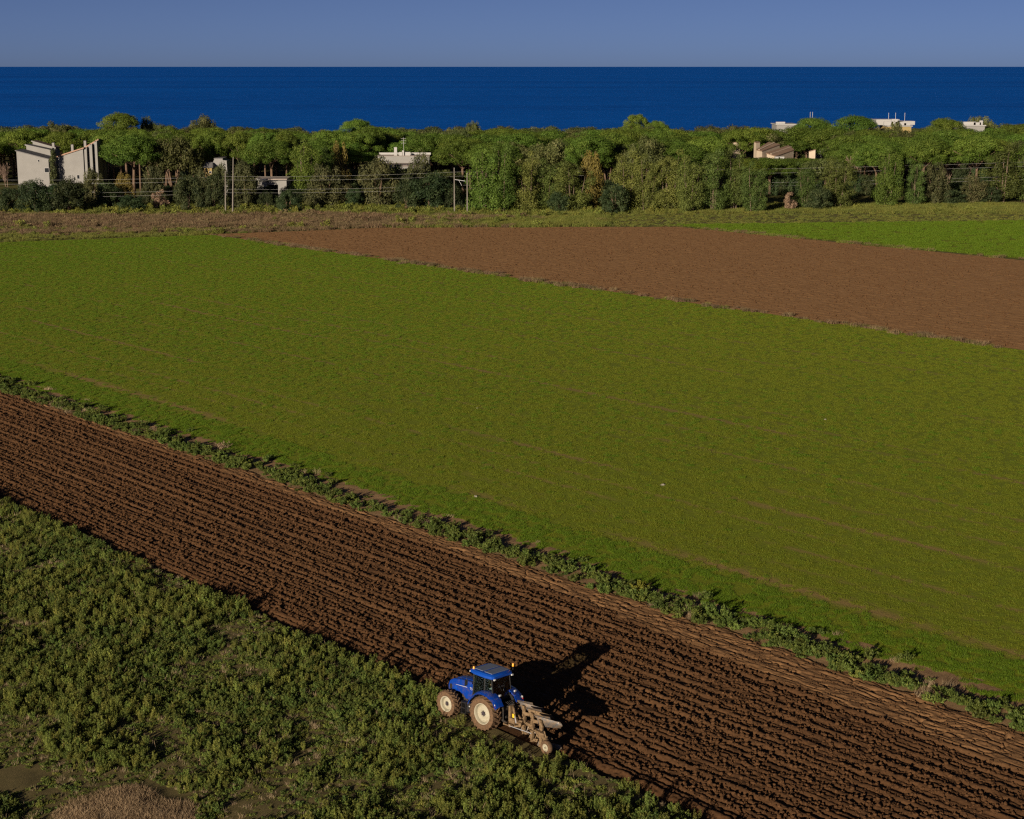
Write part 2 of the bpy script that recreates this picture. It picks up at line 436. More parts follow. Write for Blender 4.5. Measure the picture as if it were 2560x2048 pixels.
CROP2 = crop_mat("far crop ground", (0.15, 0.16, 0.010), (0.13, 0.20, 0.010), (0.15, 0.21, 0.010))
uv_sheet("far_crop_field", CROP2, 60, 290, 236.0, 330, 0.8, lambda u, v: 0.02 + 0.06 * (fbm(u * .6, v * .6, 2, 1) - .5), keep=lambda x, y: y < 315 + 0.115 * x + 1.5 * (fbm(x * .1, x * 0, 2) - .5))

# ------------------------------------------------------------------ scattered growth
def leaves(c, d, s, L, W):
    """diamond leaves: centre c, long axis d, side s (unit rows)"""
    L = np.asarray(L).reshape(-1, 1); W = np.asarray(W).reshape(-1, 1)
    V = np.stack([c - d * L / 2, c + s * W / 2, c + d * L / 2, c - s * W / 2], 1)
    return V.reshape(-1, 3), np.arange(len(c) * 4).reshape(-1, 4)
def unit(a): return a / np.maximum(np.linalg.norm(a, axis=1, keepdims=True), 1e-6)
def rand_leaves(R, c, nrm, L, W, loose=0.6, rise=0.0):
    """leaves at c whose faces turn roughly along nrm"""
    n = unit(nrm + R.normal(0, loose, c.shape)); t = unit(np.cross(n, R.normal(0, 1, c.shape)))
    if rise:
        t = unit(t * .7 + np.array([0, 0, rise])); n = unit(n - t * (n * t).sum(1, keepdims=True))
    s = np.cross(n, t)
    return leaves(c, t, s, L, W)
def blade_mesh(name, R, n, size, h, w, mat, lean=0.35, tmin=0.0, tmax=1.0):
    """upright grass blades on a square patch"""
    p = np.zeros((n, 3)); p[:, :2] = (R.random((n, 2)) - .5) * size
    a = R.random(n) * 2 * np.pi; hh = h * (0.55 + 0.6 * R.random(n)); ww = w * (0.6 + 0.8 * R.random(n))
    side = np.stack([np.cos(a), np.sin(a), a * 0], 1) * ww[:, None] / 2
    tip = p + np.stack([R.normal(0, lean, n) * hh, R.normal(0, lean, n) * hh, hh], 1)
    V = np.stack([p - side, p + side, tip], 1).reshape(-1, 3)
    return np_mesh(name, V, np.arange(n * 3).reshape(-1, 3), mat, False, {"tint": ('FLOAT', 'POINT', np.repeat(tmin + (tmax - tmin) * R.random(n), 3))})
def weed_mesh(name, seed, h, w, nst, nl, mat, leaf=0.07, up=0.3):
    """a leafy weed: some stems, leaves all the way up each"""
    R = np.random.default_rng(seed); C = []; N = []; T = []
    for i in range(nst):
        a = R.random() * 6.283; r = w * 0.5 * math.sqrt(R.random()); hh = h * (0.55 + 0.45 * R.random()) * (1 - 0.35 * r / (w * .5))
        t = R.random(nl) ** 0.8
        base = np.array([math.cos(a), math.sin(a), 0]) * r * 0.45; top = np.array([math.cos(a), math.sin(a), 0]) * r * 1.15 + np.array([0, 0, hh])
        p = base + (top - base) * t[:, None]
        b = R.random(nl) * 6.283; out = np.stack([np.cos(b), np.sin(b), 0.2 * np.ones(nl)], 1)
        C.append(p + out * (leaf * 1.1 * (1.25 - 0.7 * t))[:, None]); N.append(out * 0.5 + np.array([0, 0, up])); T.append(np.clip(0.25 * R.random() + 0.6 * R.random(nl) + .1, 0, 1))
    C, N, T = np.concatenate(C), np.concatenate(N), np.concatenate(T)
    V, Fq = rand_leaves(R, C, N, leaf * (1.0 + 1.1 * R.random(len(C))), leaf * (0.35 + 0.3 * R.random(len(C))), 0.5, 0.7)
    return np_mesh(name, V, Fq, mat, False, {"tint": ('FLOAT', 'POINT', np.repeat(T, 4))})
def source(name, me):
    return bpy.data.objects.new(name, me)
_gn = [0]
def scatter(name, P, rot, scl, idx, sources, label=None):
    """one object of uncountable growth: its points carry copies of the source meshes"""
    n = len(P)
    me = bpy.data.meshes.new(name); me.vertices.add(n); me.vertices.foreach_set("co", np.asarray(P, np.float32).ravel())
    for an, typ, key, data in (("rot", 'FLOAT_VECTOR', 'vector', rot), ("scl", 'FLOAT_VECTOR', 'vector', scl), ("idx", 'INT', 'value', idx)):
        at = me.attributes.new(an, typ, 'POINT'); at.data.foreach_set(key, np.asarray(data, np.int32 if typ == 'INT' else np.float32).ravel())
    o = link(name, me)
    _gn[0] += 1
    src = bpy.data.collections.new(f"{name}_kinds")
    for k, s in enumerate(sources):
        s.name = f"{name}_kind_{k:02d}"; src.objects.link(s)
    g = bpy.data.node_groups.new(f"{name}_scatter", 'GeometryNodeTree')
    g.interface.new_socket("Geometry", in_out='INPUT', socket_type='NodeSocketGeometry')
    g.interface.new_socket("Geometry", in_out='OUTPUT', socket_type='NodeSocketGeometry')
    N, L = g.nodes, g.links
    gi, go = N.new("NodeGroupInput"), N.new("NodeGroupOutput")
    ci = N.new("GeometryNodeCollectionInfo"); ci.inputs['Collection'].default_value = src; ci.inputs['Separate Children'].default_value = True; ci.inputs['Reset Children'].default_value = True
    iop = N.new("GeometryNodeInstanceOnPoints"); iop.inputs['Pick Instance'].default_value = True
    def attr(an, typ):
        a = N.new("GeometryNodeInputNamedAttribute"); a.data_type = typ; a.inputs['Name'].default_value = an
        return a.outputs['Attribute']
    L.new(gi.outputs[0], iop.inputs['Points']); L.new(ci.outputs[0], iop.inputs['Instance'])
    L.new(attr("idx", 'INT'), iop.inputs['Instance Index'])
    er = N.new("FunctionNodeEulerToRotation"); L.new(attr("rot", 'FLOAT_VECTOR'), er.inputs[0]); L.new(er.outputs[0], iop.inputs['Rotation'])
    L.new(attr("scl", 'FLOAT_VECTOR'), iop.inputs['Scale'])
    L.new(iop.outputs[0], go.inputs[0])
    md = o.modifiers.new("scatter", 'NODES'); md.node_group = g
    tag(o, label, None, None, 'stuff')
    return o
def pick(R, n, tilt=0.08):
    return np.stack([R.normal(0, tilt, n), R.normal(0, tilt, n), R.random(n) * 6.283], 1)
def iso(s, z=None): return np.stack([s, s, s if z is None else z], 1)
def uv_points(R, u0, u1, v0, v1, dens, margin=2.5):
    n = int((u1 - u0) * (v1 - v0) * dens)
    u = u0 + (u1 - u0) * R.random(n); v = v0 + (v1 - v0) * R.random(n); x, y = uv2xy(u, v)
    m = in_view(x, y, margin); return u[m], v[m], x[m], y[m]

R = np.random.default_rng(21)
# loose clods lying on the ploughing
def clod(name, seed):
    Rr = np.random.default_rng(seed); b = bmesh.new(); bmesh.ops.create_icosphere(b, subdivisions=2, radius=1)
    for p in b.verts: p.co *= 0.72 + 0.5 * Rr.random(); p.co.z *= 0.7
    m = bpy.data.meshes.new(name); b.to_mesh(m); b.free(); m.materials.append(SOIL); return m
clods = [source("c", clod("clod", 60 + i)) for i in range(5)]
u, v, x, y = uv_points(R, 14, 150, 48.6, 65.3, 30, 12)
h, dr = plough_height(u, v)
m = (R.random(len(u)) < 0.35 + 0.9 * fbm(u * .8, v * .8, 2, 1) - 0.3 * dr)
u, v, x, y, h, dr = [a[m] for a in (u, v, x, y, h, dr)]
s = 0.03 + 0.085 * R.random(len(u)) ** 2.6
s = np.where(dr > .5, s * .55, s)
o = scatter("soil_clods", np.stack([x, y, h + s * .15], 1), pick(R, len(u), .5), iso(s), R.integers(0, 5, len(u)), clods, "loose dark clods strewn over the fresh ploughing")

u, v, x, y = uv_points(R, 80, 300, 159.5, 234, 1.6, 14)
m = (y < far_end(x) - 1) & (R.random(len(u)) < .25 + 1.1 * fbm(u * .12, v * .2, 3, 1)); u, v, x, y = u[m], v[m], x[m], y[m]
clods_f = [source("c", clods[i].data.copy()) for i in range(3)]
CLOD_FAR = soil_mat("far clod soil", (0.075, 0.038, 0.017), (0.115, 0.060, 0.027))
for c_ in clods_f: c_.data.materials[0] = CLOD_FAR
scatter("field_clods", np.stack([x, y, 0 * x + .03], 1), pick(R, len(u), .5), iso(.05 + .10 * R.random(len(u)) ** 2.5), R.integers(0, 3, len(u)), clods_f, "small clods dotted over the far brown field")

# the young crop: short blades in small patches
BL_CROP = foliage("crop blades", (0.138, 0.162, 0.010), (0.170, 0.208, 0.013), (0.19, 0.22, 0.022), 0.04, 0.3, 0.012)
BL_LUSH = foliage("lush crop blades", (0.090, 0.150, 0.006), (0.118, 0.198, 0.009), (0.145, 0.21, 0.018), 0.04, 0.3, 0.008)
crop_src = [source("p", blade_mesh("crop_patch", R, 170, 0.5, 0.08, 0.016, BL_CROP, .45)) for i in range(4)] + \
           [source("p", blade_mesh("lush_patch", R, 190, 0.5, 0.115, 0.018, BL_LUSH, .4)) for i in range(3)]
u, v, x, y = uv_points(R, 4, 320, 67.4, 158.6, 4.6, 14)
keep = y < crop_end(x) - 1
pr = 1 - bare_lines(u, v)
keep &= R.random(len(u)) < pr
edge_l = 73.3 + 1.2 * (fbm(u * .15, u * 0, 3, 3) - .5)
start = 68.2 + 2.2 * (fbm(u * .35, u * 0 + 2, 3, 0) - .5) + .5 * R.random(len(u))
keep &= v > start
lush = ((v < edge_l) & (R.random(len(u)) < 0.85)) | (R.random(len(u)) < 0.06 + 0.75 * np.clip((u - 110) / 170, 0, 1) + .25 * (fbm(u * .02, v * .03, 2, 3) - .5))
idx = np.where(lush, R.integers(4, 7, len(u)), R.integers(0, 4, len(u)))
u, v, x, y, idx = [a[keep] for a in (u, v, x, y, idx)]
s = (0.85 + 0.35 * R.random(len(u)))
scatter("crop_blades", np.stack([x, y, crop_h(u, v) - .012], 1), pick(R, len(u), .03), iso(s, s * (0.9 + .2 * fbm(u * .3, v * .3, 2))), idx, crop_src, "short green cereal blades covering the wide field")
# the far crop on the right
u, v, x, y = uv_points(R, 80, 290, 236.5, 335, 0.9, 14)
m = y < 314 + 0.115 * x
scatter("far_crop_blades", np.stack([x[m], y[m], 0 * x[m]], 1), pick(R, m.sum(), .03), iso(1.2 + .5 * R.random(m.sum())), np.zeros(m.sum()) + R.integers(0, 2, m.sum()),
        [source("p", blade_mesh("far_patch", R, 160, 0.9, 0.17, 0.03, BL_LUSH, .4)) for i in range(2)], "bright green blades of the small crop field beyond the brown one")

# the weeds in front
W_OLIVE = foliage("olive weed leaves", (0.075, 0.098, 0.022), (0.190, 0.218, 0.042), (0.29, 0.29, 0.06), 0.35, 0.35, 0.03)
W_GREEN = foliage("green weed leaves", (0.055, 0.088, 0.022), (0.150, 0.190, 0.038), (0.24, 0.255, 0.05), 0.35, 0.35, 0.03)
W_DRY = foliage("dry stalks", (0.20, 0.14, 0.08), (0.36, 0.27, 0.16), (0.45, 0.36, 0.24), 0.3, 0.1, 0.01)
weed_src = [source("w", weed_mesh("tall_weed", 100 + i, 0.70 + .16 * (i % 3), 0.46, 7 + i % 3, 52, W_OLIVE, 0.056)) for i in range(5)] + \
           [source("w", weed_mesh("green_weed", 120 + i, 0.46 + .1 * (i % 2), 0.7, 9, 48, W_GREEN, 0.058, 0.6)) for i in range(4)] + \
           [source("w", weed_mesh("low_weed", 140 + i, 0.20, 0.6, 8, 16, (W_OLIVE, W_GREEN)[i % 2], 0.085, 0.8)) for i in range(3)] + \
           [source("w", blade_mesh("dry_tuft", R, 26, 0.4, 0.38, 0.016, W_DRY, .35)) for i in range(2)]
def stalk(i):
    b = MB(); Rr = random.Random(i)
    for k in range(2):
        x0, y0 = Rr.uniform(-.4, .4), Rr.uniform(-.4, .4); h = Rr.uniform(.25, .7)
        b.tube([(x0, y0, 0), (x0 + Rr.uniform(-.25, .25), y0 + Rr.uniform(-.25, .25), h)], [0.010, 0.006], 4)
    me = bpy.data.meshes.new("stalks"); me.from_pydata(b.v, [], b.f); me.materials.append(W_DRY)
    me.attributes.new("tint", 'FLOAT', 'POINT').data.foreach_set('value', np.full(len(b.v), 0.6, np.float32)); return me
weed_src += [source("w", stalk(i)) for i in range(2)]
u, v, x, y = uv_points(R, 30, 135, 12, 48.3, 38, 7)
dens = fbm(u * .22, v * .22, 3, 0); kindn = fbm(u * .13, v * .13, 3, 2)
e = edge_v(u)
mound_c = gnd(290, 2075); bare_c = gnd(25, 1950); bare_d = gnd(1320, 1900)
def far_from(c, rx, ry): return ((x - c.x) / rx) ** 2 + ((y - c.y) / ry) ** 2 > 1
keep = (v < e - 0.12) & (R.random(len(u)) < np.clip(0.50 + 3.2 * (dens - .33), 0.48, 0.97))
keep &= far_from(mound_c, 3.3, 4.3) & far_from(bare_c, 1.5, 1.3)
wheel = (np.abs(v - 46.65) < .33) & (u < 52.3); keep &= ~(wheel & (R.random(len(u)) < .8))
under = (u > 48.8) & (u < 57.0) & (v > 46.2); keep &= ~under
keep &= far_from(bare_d, 1.3, 1.0) | (R.random(len(u)) < .25)
rr = R.random(len(u))
idx = np.where(kindn + .25 * (R.random(len(u)) - .5) > .60, R.integers(5, 9, len(u)), R.integers(0, 5, len(u)))
idx = np.where(rr < .20, R.integers(9, 12, len(u)), idx)
idx = np.where((rr > .93) | ((dens < .40) & (rr > .8)), R.integers(12, 14, len(u)), idx)
idx = np.where((dens < .37) & (rr > .2) & (rr < .85), R.integers(9, 12, len(u)), idx)
idx = np.where((rr > .20) & (rr < .216), R.integers(14, 16, len(u)), idx)
u, v, x, y, idx, dens = [a[keep] for a in (u, v, x, y, idx, dens)]
s = (0.38 + 0.62 * R.random(len(u)) ** 2.2) * (0.70 + 0.5 * dens)
scatter("weeds", np.stack([x, y, 0 * x], 1), pick(R, len(u), .1), iso(s, s * (.7 + .45 * R.random(len(u)))), idx, weed_src, "dense olive and green weeds covering the unploughed near land")

# the margin between ploughing and crop: broad-leaved weeds, some dry tufts, bare soil between
W_MARGIN = foliage("margin weed leaves", (0.050, 0.080, 0.017), (0.120, 0.155, 0.027), (0.20, 0.215, 0.05), 0.3, 0.3, 0.02)
m_src = [source("m", weed_mesh("margin_weed", 160 + i, 0.62, 1.0, 10, 34, W_MARGIN, 0.11, 0.7)) for i in range(5)] + \
        [source("m", blade_mesh("dry_clump", R, 70, 0.7, 0.42, 0.02, W_DRY, .4)) for i in range(2)] + \
        [source("m", weed_mesh("margin_low", 170 + i, 0.22, 0.8, 8, 18, W_MARGIN, 0.09, 0.8)) for i in range(2)]
u, v, x, y = uv_points(R, 10, 185, 65.1, 69.5, 6.5, 14)
dn = fbm(u * .35, v * .5, 3, 1); mid = np.exp(-((v - 66.35 - .8 * (fbm(u * .2, u * 0, 2) - .5)) / 0.95) ** 2)
keep = R.random(len(u)) < np.clip(1.25 * mid * np.clip((dn - .22) * 5, 0, 1), .05, 1)
gap = np.exp(-((u - 87) / 6) ** 2); keep &= R.random(len(u)) > .6 * gap
idx = np.where(R.random(len(u)) < .75, R.integers(0, 5, len(u)), R.integers(7, 9, len(u)))
dry_here = (fbm(u * .12, u * 0 + 4, 2, 2) > .70) & (R.random(len(u)) < .25) | ((v > 68.2) & (R.random(len(u)) < .2))
idx = np.where(dry_here, R.integers(5, 7, len(u)), idx)
u, v, x, y, idx = [a[keep] for a in (u, v, x, y, idx)]
s = .42 + .62 * R.random(len(u)) ** 1.4
scatter("margin_weeds", np.stack([x, y, 0 * x], 1), pick(R, len(u), .1), iso(s), idx, m_src, "dark leafy weeds in a line between ploughing and crop")

# rough grass on the verges before the trees and along the far field edges
V_DRY = foliage("dry verge grass", (0.10, 0.068, 0.036), (0.185, 0.13, 0.068), (0.27, 0.195, 0.10), 0.3, 0.2, 0.02)
V_GRN = foliage("green verge grass", (0.095, 0.108, 0.02), (0.150, 0.165, 0.028), (0.20, 0.19, 0.05), 0.3, 0.2, 0.02)
v_src = [source("v", blade_mesh("dry_verge", R, 130, 1.6, 0.75, 0.06, V_DRY, .35)) for i in range(3)] + \
        [source("v", blade_mesh("green_verge", R, 130, 1.6, 0.55, 0.06, V_GRN, .35)) for i in range(3)] + \
        [source("v", weed_mesh("verge_scrub", 190 + i, 1.3, 1.9, 10, 26, V_GRN, 0.22, .6)) for i in range(2)] + \
        [source("v", weed_mesh("verge_dead_scrub", 195 + i, 1.1, 1.8, 10, 26, V_DRY, 0.18, .4)) for i in range(2)]
n = 26000
x = (R.random(n) * 2 - 1) * 150; y = 284 + R.random(n) * 82
m = (np.abs(x) < .325 * y + 18)
x, y = x[m], y[m]
vq = x * VX + y * VY
on_crop = (vq < 159) & (y < crop_end(x) + .6)
on_far = (vq < 235.4) & (vq > 158) & (y < far_end(x) + .4)
on_crop2 = (vq > 236) & (y < 314 + .115 * x)
m = ~(on_crop | on_far | on_crop2)
x, y = x[m], y[m]
nn = fbm(x * .05, y * .12, 3, 1) + .3 * (R.random(len(x)) - .5)
dryp = np.clip((12 - x) / 40, 0, 1) * np.clip((344 - y) / 14, 0, 1) * np.clip((y - 296) / 8, 0, 1)
isd = nn < .15 + .55 * dryp - .2 * (x > 20)
sc_p = np.clip((y - 326) / 16, 0, 1) * np.clip((45 - x) / 50, 0.05, 1)
scrub = R.random(len(x)) < .18 * sc_p + .10 * dryp
idx = np.where(isd, R.integers(0, 3, len(x)), R.integers(3, 6, len(x)))
idx = np.where(scrub, np.where(isd, R.integers(8, 10, len(x)), R.integers(6, 8, len(x))), idx)
low = (x > 20) & (y < 342)
s = (.6 + .7 * R.random(len(x))) * np.where(low, .4, 1.0) * np.where((y < 312) & (x < 0), .7, 1)
scatter("verge_grass", np.stack([x, y, 0 * x - .02], 1), pick(R, len(x), .06), iso(s), idx, v_src, "rough brown and green grass between the fields and the trees")
# tufts along the seams between the far fields
u = np.concatenate([60 + 240 * R.random(900), 60 + 250 * R.random(700)]); v = np.concatenate([158.9 + R.normal(0, .55, 900), 235.3 + R.normal(0, .6, 700)])
x, y = uv2xy(u, v); m = in_view(x, y, 14) & (y < 316) & (R.random(len(u)) < np.clip((fbm(u * .12, v * 0, 3, 1) - .3) * 4, .1, 1)); x, y, v = x[m], y[m], v[m]
scatter("seam_grass", np.stack([x, y, 0 * x], 1), pick(R, len(x), .06), iso(.35 + .45 * R.random(len(x))), np.where(v < 200, R.integers(0, 4, len(x)), R.integers(2, 6, len(x))), [source("v", s_.data) for s_ in v_src[:6]], "straggling grass along the edges of the brown field")

# ================================================================== trees
EUC = foliage("eucalyptus leaves", (0.069, 0.098, 0.024), (0.136, 0.174, 0.038), (0.189, 0.211, 0.060), 0.32, 0.38, 0.03)
EUCG = foliage("fresh eucalyptus leaves", (0.068, 0.118, 0.019), (0.143, 0.198, 0.031), (0.196, 0.240, 0.048), 0.18, 0.38, 0.02)
PINE = foliage("stone pine needles", (0.058, 0.104, 0.014), (0.128, 0.192, 0.025), (0.193, 0.240, 0.043), 0.22, 0.38, 0.02)
SHRUB = foliage("dark shrub leaves", (0.025, 0.046, 0.018), (0.069, 0.094, 0.034), (0.121, 0.132, 0.057), 0.28, 0.38, 0.03)
OLIVE = foliage("olive shrub leaves", (0.055, 0.066, 0.026), (0.115, 0.118, 0.046), (0.17, 0.15, 0.07), 0.22, 0.38, 0.02)
GOLD = foliage("golden leaves", (0.09, 0.075, 0.018), (0.18, 0.145, 0.032), (0.24, 0.18, 0.05), 0.15, 0.2, 0.01)
COAST = foliage("coastal scrub leaves", (0.068, 0.083, 0.025), (0.126, 0.143, 0.044), (0.176, 0.167, 0.069), 0.30, 0.38, 0.03)
DEAD = foliage("dead rosy foliage", (0.17, 0.11, 0.075), (0.30, 0.20, 0.13), (0.36, 0.25, 0.17), 0.12, 0.1, 0.01)
CYP = foliage("cypress leaves", (0.028, 0.040, 0.016), (0.065, 0.078, 0.026), (0.10, 0.10, 0.04), 0.12, 0.1, 0.01)
BARK = paint("grey brown bark", (0.17, 0.115, 0.08), 0.9, 0.1, 0.5, 2.0)
BARK_P = paint("pale eucalyptus bark", (0.17, 0.13, 0.09), 0.85, 0.15, 0.5, 1.5)
TWIG = paint("bare grey twigs", (0.24, 0.17, 0.13), 0.9, 0.1, 0.35, 1.0)

def crown_mesh(name, seed, blobs, per, leaf, mat):
    """leaf clumps: each blob (centre, radii, tint) carries leaves over and inside it"""
    R = np.random.default_rng(seed); C = []; N = []; T = []
    for (c, r, t0) in blobs:
        k = max(6, int(per * (r[0] * r[1] + r[0] * r[2]) ** 0.9))
        d = unit(R.normal(0, 1, (k, 3))); rad = (0.45 + 0.6 * R.random(k) ** 0.5)[:, None]
        C.append(np.array(c) + d * rad * np.array(r)); N.append(d * 1.5 + np.array([0, 0, .3])); T.append(np.clip(t0 + R.normal(0, .10, k), 0, 1))
    C, N, T = np.concatenate(C), np.concatenate(N), np.concatenate(T)
    L = leaf * (0.7 + 0.8 * R.random(len(C)))
    V, Fq = rand_leaves(R, C, N, L, L * (0.5 + .3 * R.random(len(C))), 0.55)
    return np_mesh(name, V, Fq, mat, False, {"tint": ('FLOAT', 'POINT', np.repeat(T, 4))})
def trunk_mesh(name, mat, limbs):
    b = MB()
    for pts, rad in limbs: b.tube(pts, rad, 7)
    me = bpy.data.meshes.new(name); me.from_pydata(b.v, [], b.f); me.update(); me.materials.append(mat)
    me.polygons.foreach_set("use_smooth", np.ones(len(me.polygons), bool)); return me

def eucalyptus(seed, mat):
    """nominal 14 m high, 8 m wide: several leaders hung with drooping clumps, dark gaps between"""
    R = random.Random(seed); blobs = []; limbs = []
    nl = R.randint(6, 8)
    for i in range(nl):
        a = 6.283 * i / nl + R.uniform(-.5, .5); rr = R.uniform(.4, 3.0); top = R.uniform(9.5, 13.4) if i else 13.4
        bx, by = .35 * math.cos(a) * rr, .35 * math.sin(a) * rr
        tx, ty = math.cos(a) * rr, math.sin(a) * rr
        limbs.append(([(bx, by, -.2), (bx * 1.3, by * 1.3, 2.2), ((bx + tx) / 2, (by + ty) / 2, top * .55), (tx * .8, ty * .8, top * .85)], [.17, .14, .09, .03]))
        n = R.randint(9, 12)
        for k in range(n):
            f = (k + R.random()) / n; z = .9 + (top - 1.6) * f
            w = (2.0 - 1.2 * f ** 2) * R.uniform(.45, 1.15); b = R.uniform(0, 6.283)
            cx = bx + (tx - bx) * f + math.cos(b) * w; cy = by + (ty - by) * f + math.sin(b) * w
            s = R.uniform(.7, 1.6) * (1.05 - .25 * f)
            blobs.append(((cx, cy, z), (s, s, s * R.uniform(.75, 1.05)), R.uniform(.25, .75)))
    return crown_mesh("eucalyptus_crown", seed, blobs, 105, .22, mat), trunk_mesh("eucalyptus_trunk", BARK_P, limbs)
def stone_pine(seed, mat=PINE):
    """nominal 13 m high, 11 m wide: bare trunk, limbs like umbrella ribs, a domed cushion of needles"""
    R = random.Random(seed); blobs = []; limbs = []
    lean = R.uniform(-.6, .6)
    limbs.append(([(0, 0, -.2), (lean * .3, 0, 3.5), (lean, 0, 7.4)], [.34, .27, .2]))
    for i in range(8):
        a = 6.283 * i / 8 + R.uniform(-.3, .3); r = R.uniform(2.5, 4.6)
        limbs.append(([(lean * .8, 0, R.uniform(5.6, 7.2)), (lean + math.cos(a) * r * .55, math.sin(a) * r * .55, 8.4), (lean + math.cos(a) * r, math.sin(a) * r, 9.6)], [.12, .09, .03]))
    for i in range(66):
        a = R.uniform(0, 6.283); f = math.sqrt(R.random()); r = 5.0 * f
        z = 8.3 + 3.9 * math.sqrt(max(0, 1 - f * f)) * R.uniform(.86, 1.06)
        s = R.uniform(.75, 1.25)
        blobs.append(((lean + math.cos(a) * r, math.sin(a) * r, z), (s * 1.15, s * 1.15, s * .75), R.uniform(.3, .85)))
    for i in range(26):
        a = R.uniform(0, 6.283); r = R.uniform(3.2, 5.2)
        blobs.append(((lean + math.cos(a) * r, math.sin(a) * r, R.uniform(7.6, 8.8)), (1.0, 1.0, .75), R.uniform(.1, .6)))
    for i in range(14):
        a = R.uniform(0, 6.283); r = R.uniform(0, 3.0)
        blobs.append(((lean + math.cos(a) * r, math.sin(a) * r, R.uniform(8.2, 10.2)), (1.2, 1.2, .9), R.uniform(.1, .5)))
    return crown_mesh("pine_crown", seed, blobs, 120, .20, mat), trunk_mesh("pine_trunk", BARK, limbs)
def bush(seed, mat, nblob=60, leaf=.24):
    """nominal 6 m high, 7 m wide, leafy to the ground"""
    R = random.Random(seed); blobs = []; limbs = []
    for i in range(4):
        a = R.uniform(0, 6.283); r = R.uniform(.4, 1.6)
        limbs.append(([(0, 0, -.1), (math.cos(a) * r * .5, math.sin(a) * r * .5, 1.8), (math.cos(a) * r, math.sin(a) * r, 4.2)], [.14, .1, .03]))
    for i in range(nblob):
        a = R.uniform(0, 6.283); f = R.random() ** .5; zf = R.random()
        r = 3.0 * f * math.sqrt(max(.12, 1 - (zf * .95) ** 3.5)); z = .4 + 4.9 * zf
        s = R.uniform(.55, 1.1)
        blobs.append(((math.cos(a) * r, math.sin(a) * r, z), (s, s, s * R.uniform(.75, 1.15)), R.uniform(.1, .75)))
    return crown_mesh("bush_crown", seed, blobs, 100, leaf, mat), trunk_mesh("bush_stem", BARK, limbs)
def coastal(seed, mat):
    """nominal 9 m high, 12 m wide, wind-cut rounded crown on low forks"""
    R = random.Random(seed); blobs = []; limbs = []
    for i in range(5):
        a = 6.283 * i / 5 + R.uniform(-.4, .4); r = R.uniform(1.5, 3.4)
        limbs.append(([(0, 0, -.2), (math.cos(a) * r * .5, math.sin(a) * r * .5, 3), (math.cos(a) * r, math.sin(a) * r, 6.4)], [.22, .15, .05]))
    for i in range(74):
        a = R.uniform(0, 6.283); f = math.sqrt(R.random()); r = 5.4 * f
        z = 3.2 + 5.0 * math.sqrt(max(0, 1 - f * f * .96)) * R.uniform(.6, 1.08)
        s = R.uniform(.6, 1.3)
        blobs.append(((math.cos(a) * r, math.sin(a) * r, z), (s * 1.1, s * 1.1, s * .9), R.uniform(.1, .85)))
    return crown_mesh("coastal_crown", seed, blobs, 62, .29, mat), trunk_mesh("coastal_trunk", BARK, limbs)
def cypress(seed):
    R = random.Random(seed); blobs = []
    for i in range(60):
        zf = R.random(); a = R.uniform(0, 6.283); r = .75 * math.sqrt(R.random()) * (1 - .55 * zf) * min(1, zf * 6 + .5)
        blobs.append(((math.cos(a) * r, math.sin(a) * r, .3 + 9.3 * zf), (.42, .42, .75), R.uniform(.2, .8)))
    return crown_mesh("cypress_crown", seed, blobs, 110, .26, CYP), trunk_mesh("cypress_trunk", BARK, [([(0, 0, -.1), (0, 0, 8)], [.16, .03])])
def bare_tree(seed):
    """nominal 8 m high, 7 m wide, only twigs"""
    R = random.Random(seed); limbs = []; tw = []
    def grow(p, d, L, r, lev):
        q = p + d * L
        (limbs if lev < 2 else tw).append(([p, (p + q) / 2 + Vector((R.uniform(-.1, .1), R.uniform(-.1, .1), 0)) * L, q], [r, r * .8, r * .6]))
        if lev == 4: return
        for i in range(R.randint(3, 4)):
            dd = (d + Vector((R.uniform(-.75, .75), R.uniform(-.75, .75), R.uniform(-.05, .5)))).normalized()
            grow(q, dd, L * R.uniform(.55, .8), r * .6, lev + 1)
    for i in range(3):
        grow(Vector((R.uniform(-.5, .5), R.uniform(-.5, .5), -.1)), Vector((R.uniform(-.3, .3), R.uniform(-.3, .3), 1)).normalized(), 2.3, .12, 0)
    b = MB()
    for pts, rad in tw: b.tube(pts, [max(.022, r) for r in rad], 3)
    me = bpy.data.meshes.new("twigs"); me.from_pydata(b.v, [], b.f); me.update(); me.materials.append(TWIG)
    return me, trunk_mesh("bare_trunk", TWIG, limbs)

KIND = {}
KIND['euc'] = ("eucalyptus_tree", "tree", (14.0, 8.0), [eucalyptus(300 + i, EUC) for i in range(5)])
KIND['eucg'] = ("eucalyptus_tree", "tree", (14.0, 8.0), [eucalyptus(320 + i, EUCG) for i in range(3)])
KIND['pine'] = ("stone_pine", "tree", (12.9, 11.4), [stone_pine(340 + i) for i in range(5)])
KIND['bush'] = ("evergreen_shrub", "shrub", (5.2, 6.8), [bush(360 + i, SHRUB) for i in range(4)])
KIND['olive'] = ("olive_shrub", "shrub", (5.2, 6.8), [bush(370 + i, OLIVE) for i in range(3)])
KIND['gold'] = ("golden_shrub", "shrub", (5.9, 7.2), [bush(380 + i, GOLD) for i in range(2)])
KIND['dead'] = ("dry_shrub", "shrub", (5.9, 7.2), [bush(386 + i, DEAD, 26, .3) for i in range(2)])
KIND['coast'] = ("coastal_tree", "tree", (9.0, 12.4), [coastal(390 + i, COAST) for i in range(5)])
KIND['cyp'] = ("cypress_tree", "tree", (9.9, 1.7), [cypress(400)])
KIND['bare'] = ("bare_tree", "tree", (8.0, 7.0), [bare_tree(410 + i) for i in range(3)])
PART = {'bare': ("twigs", "trunk")}
_turn = {}
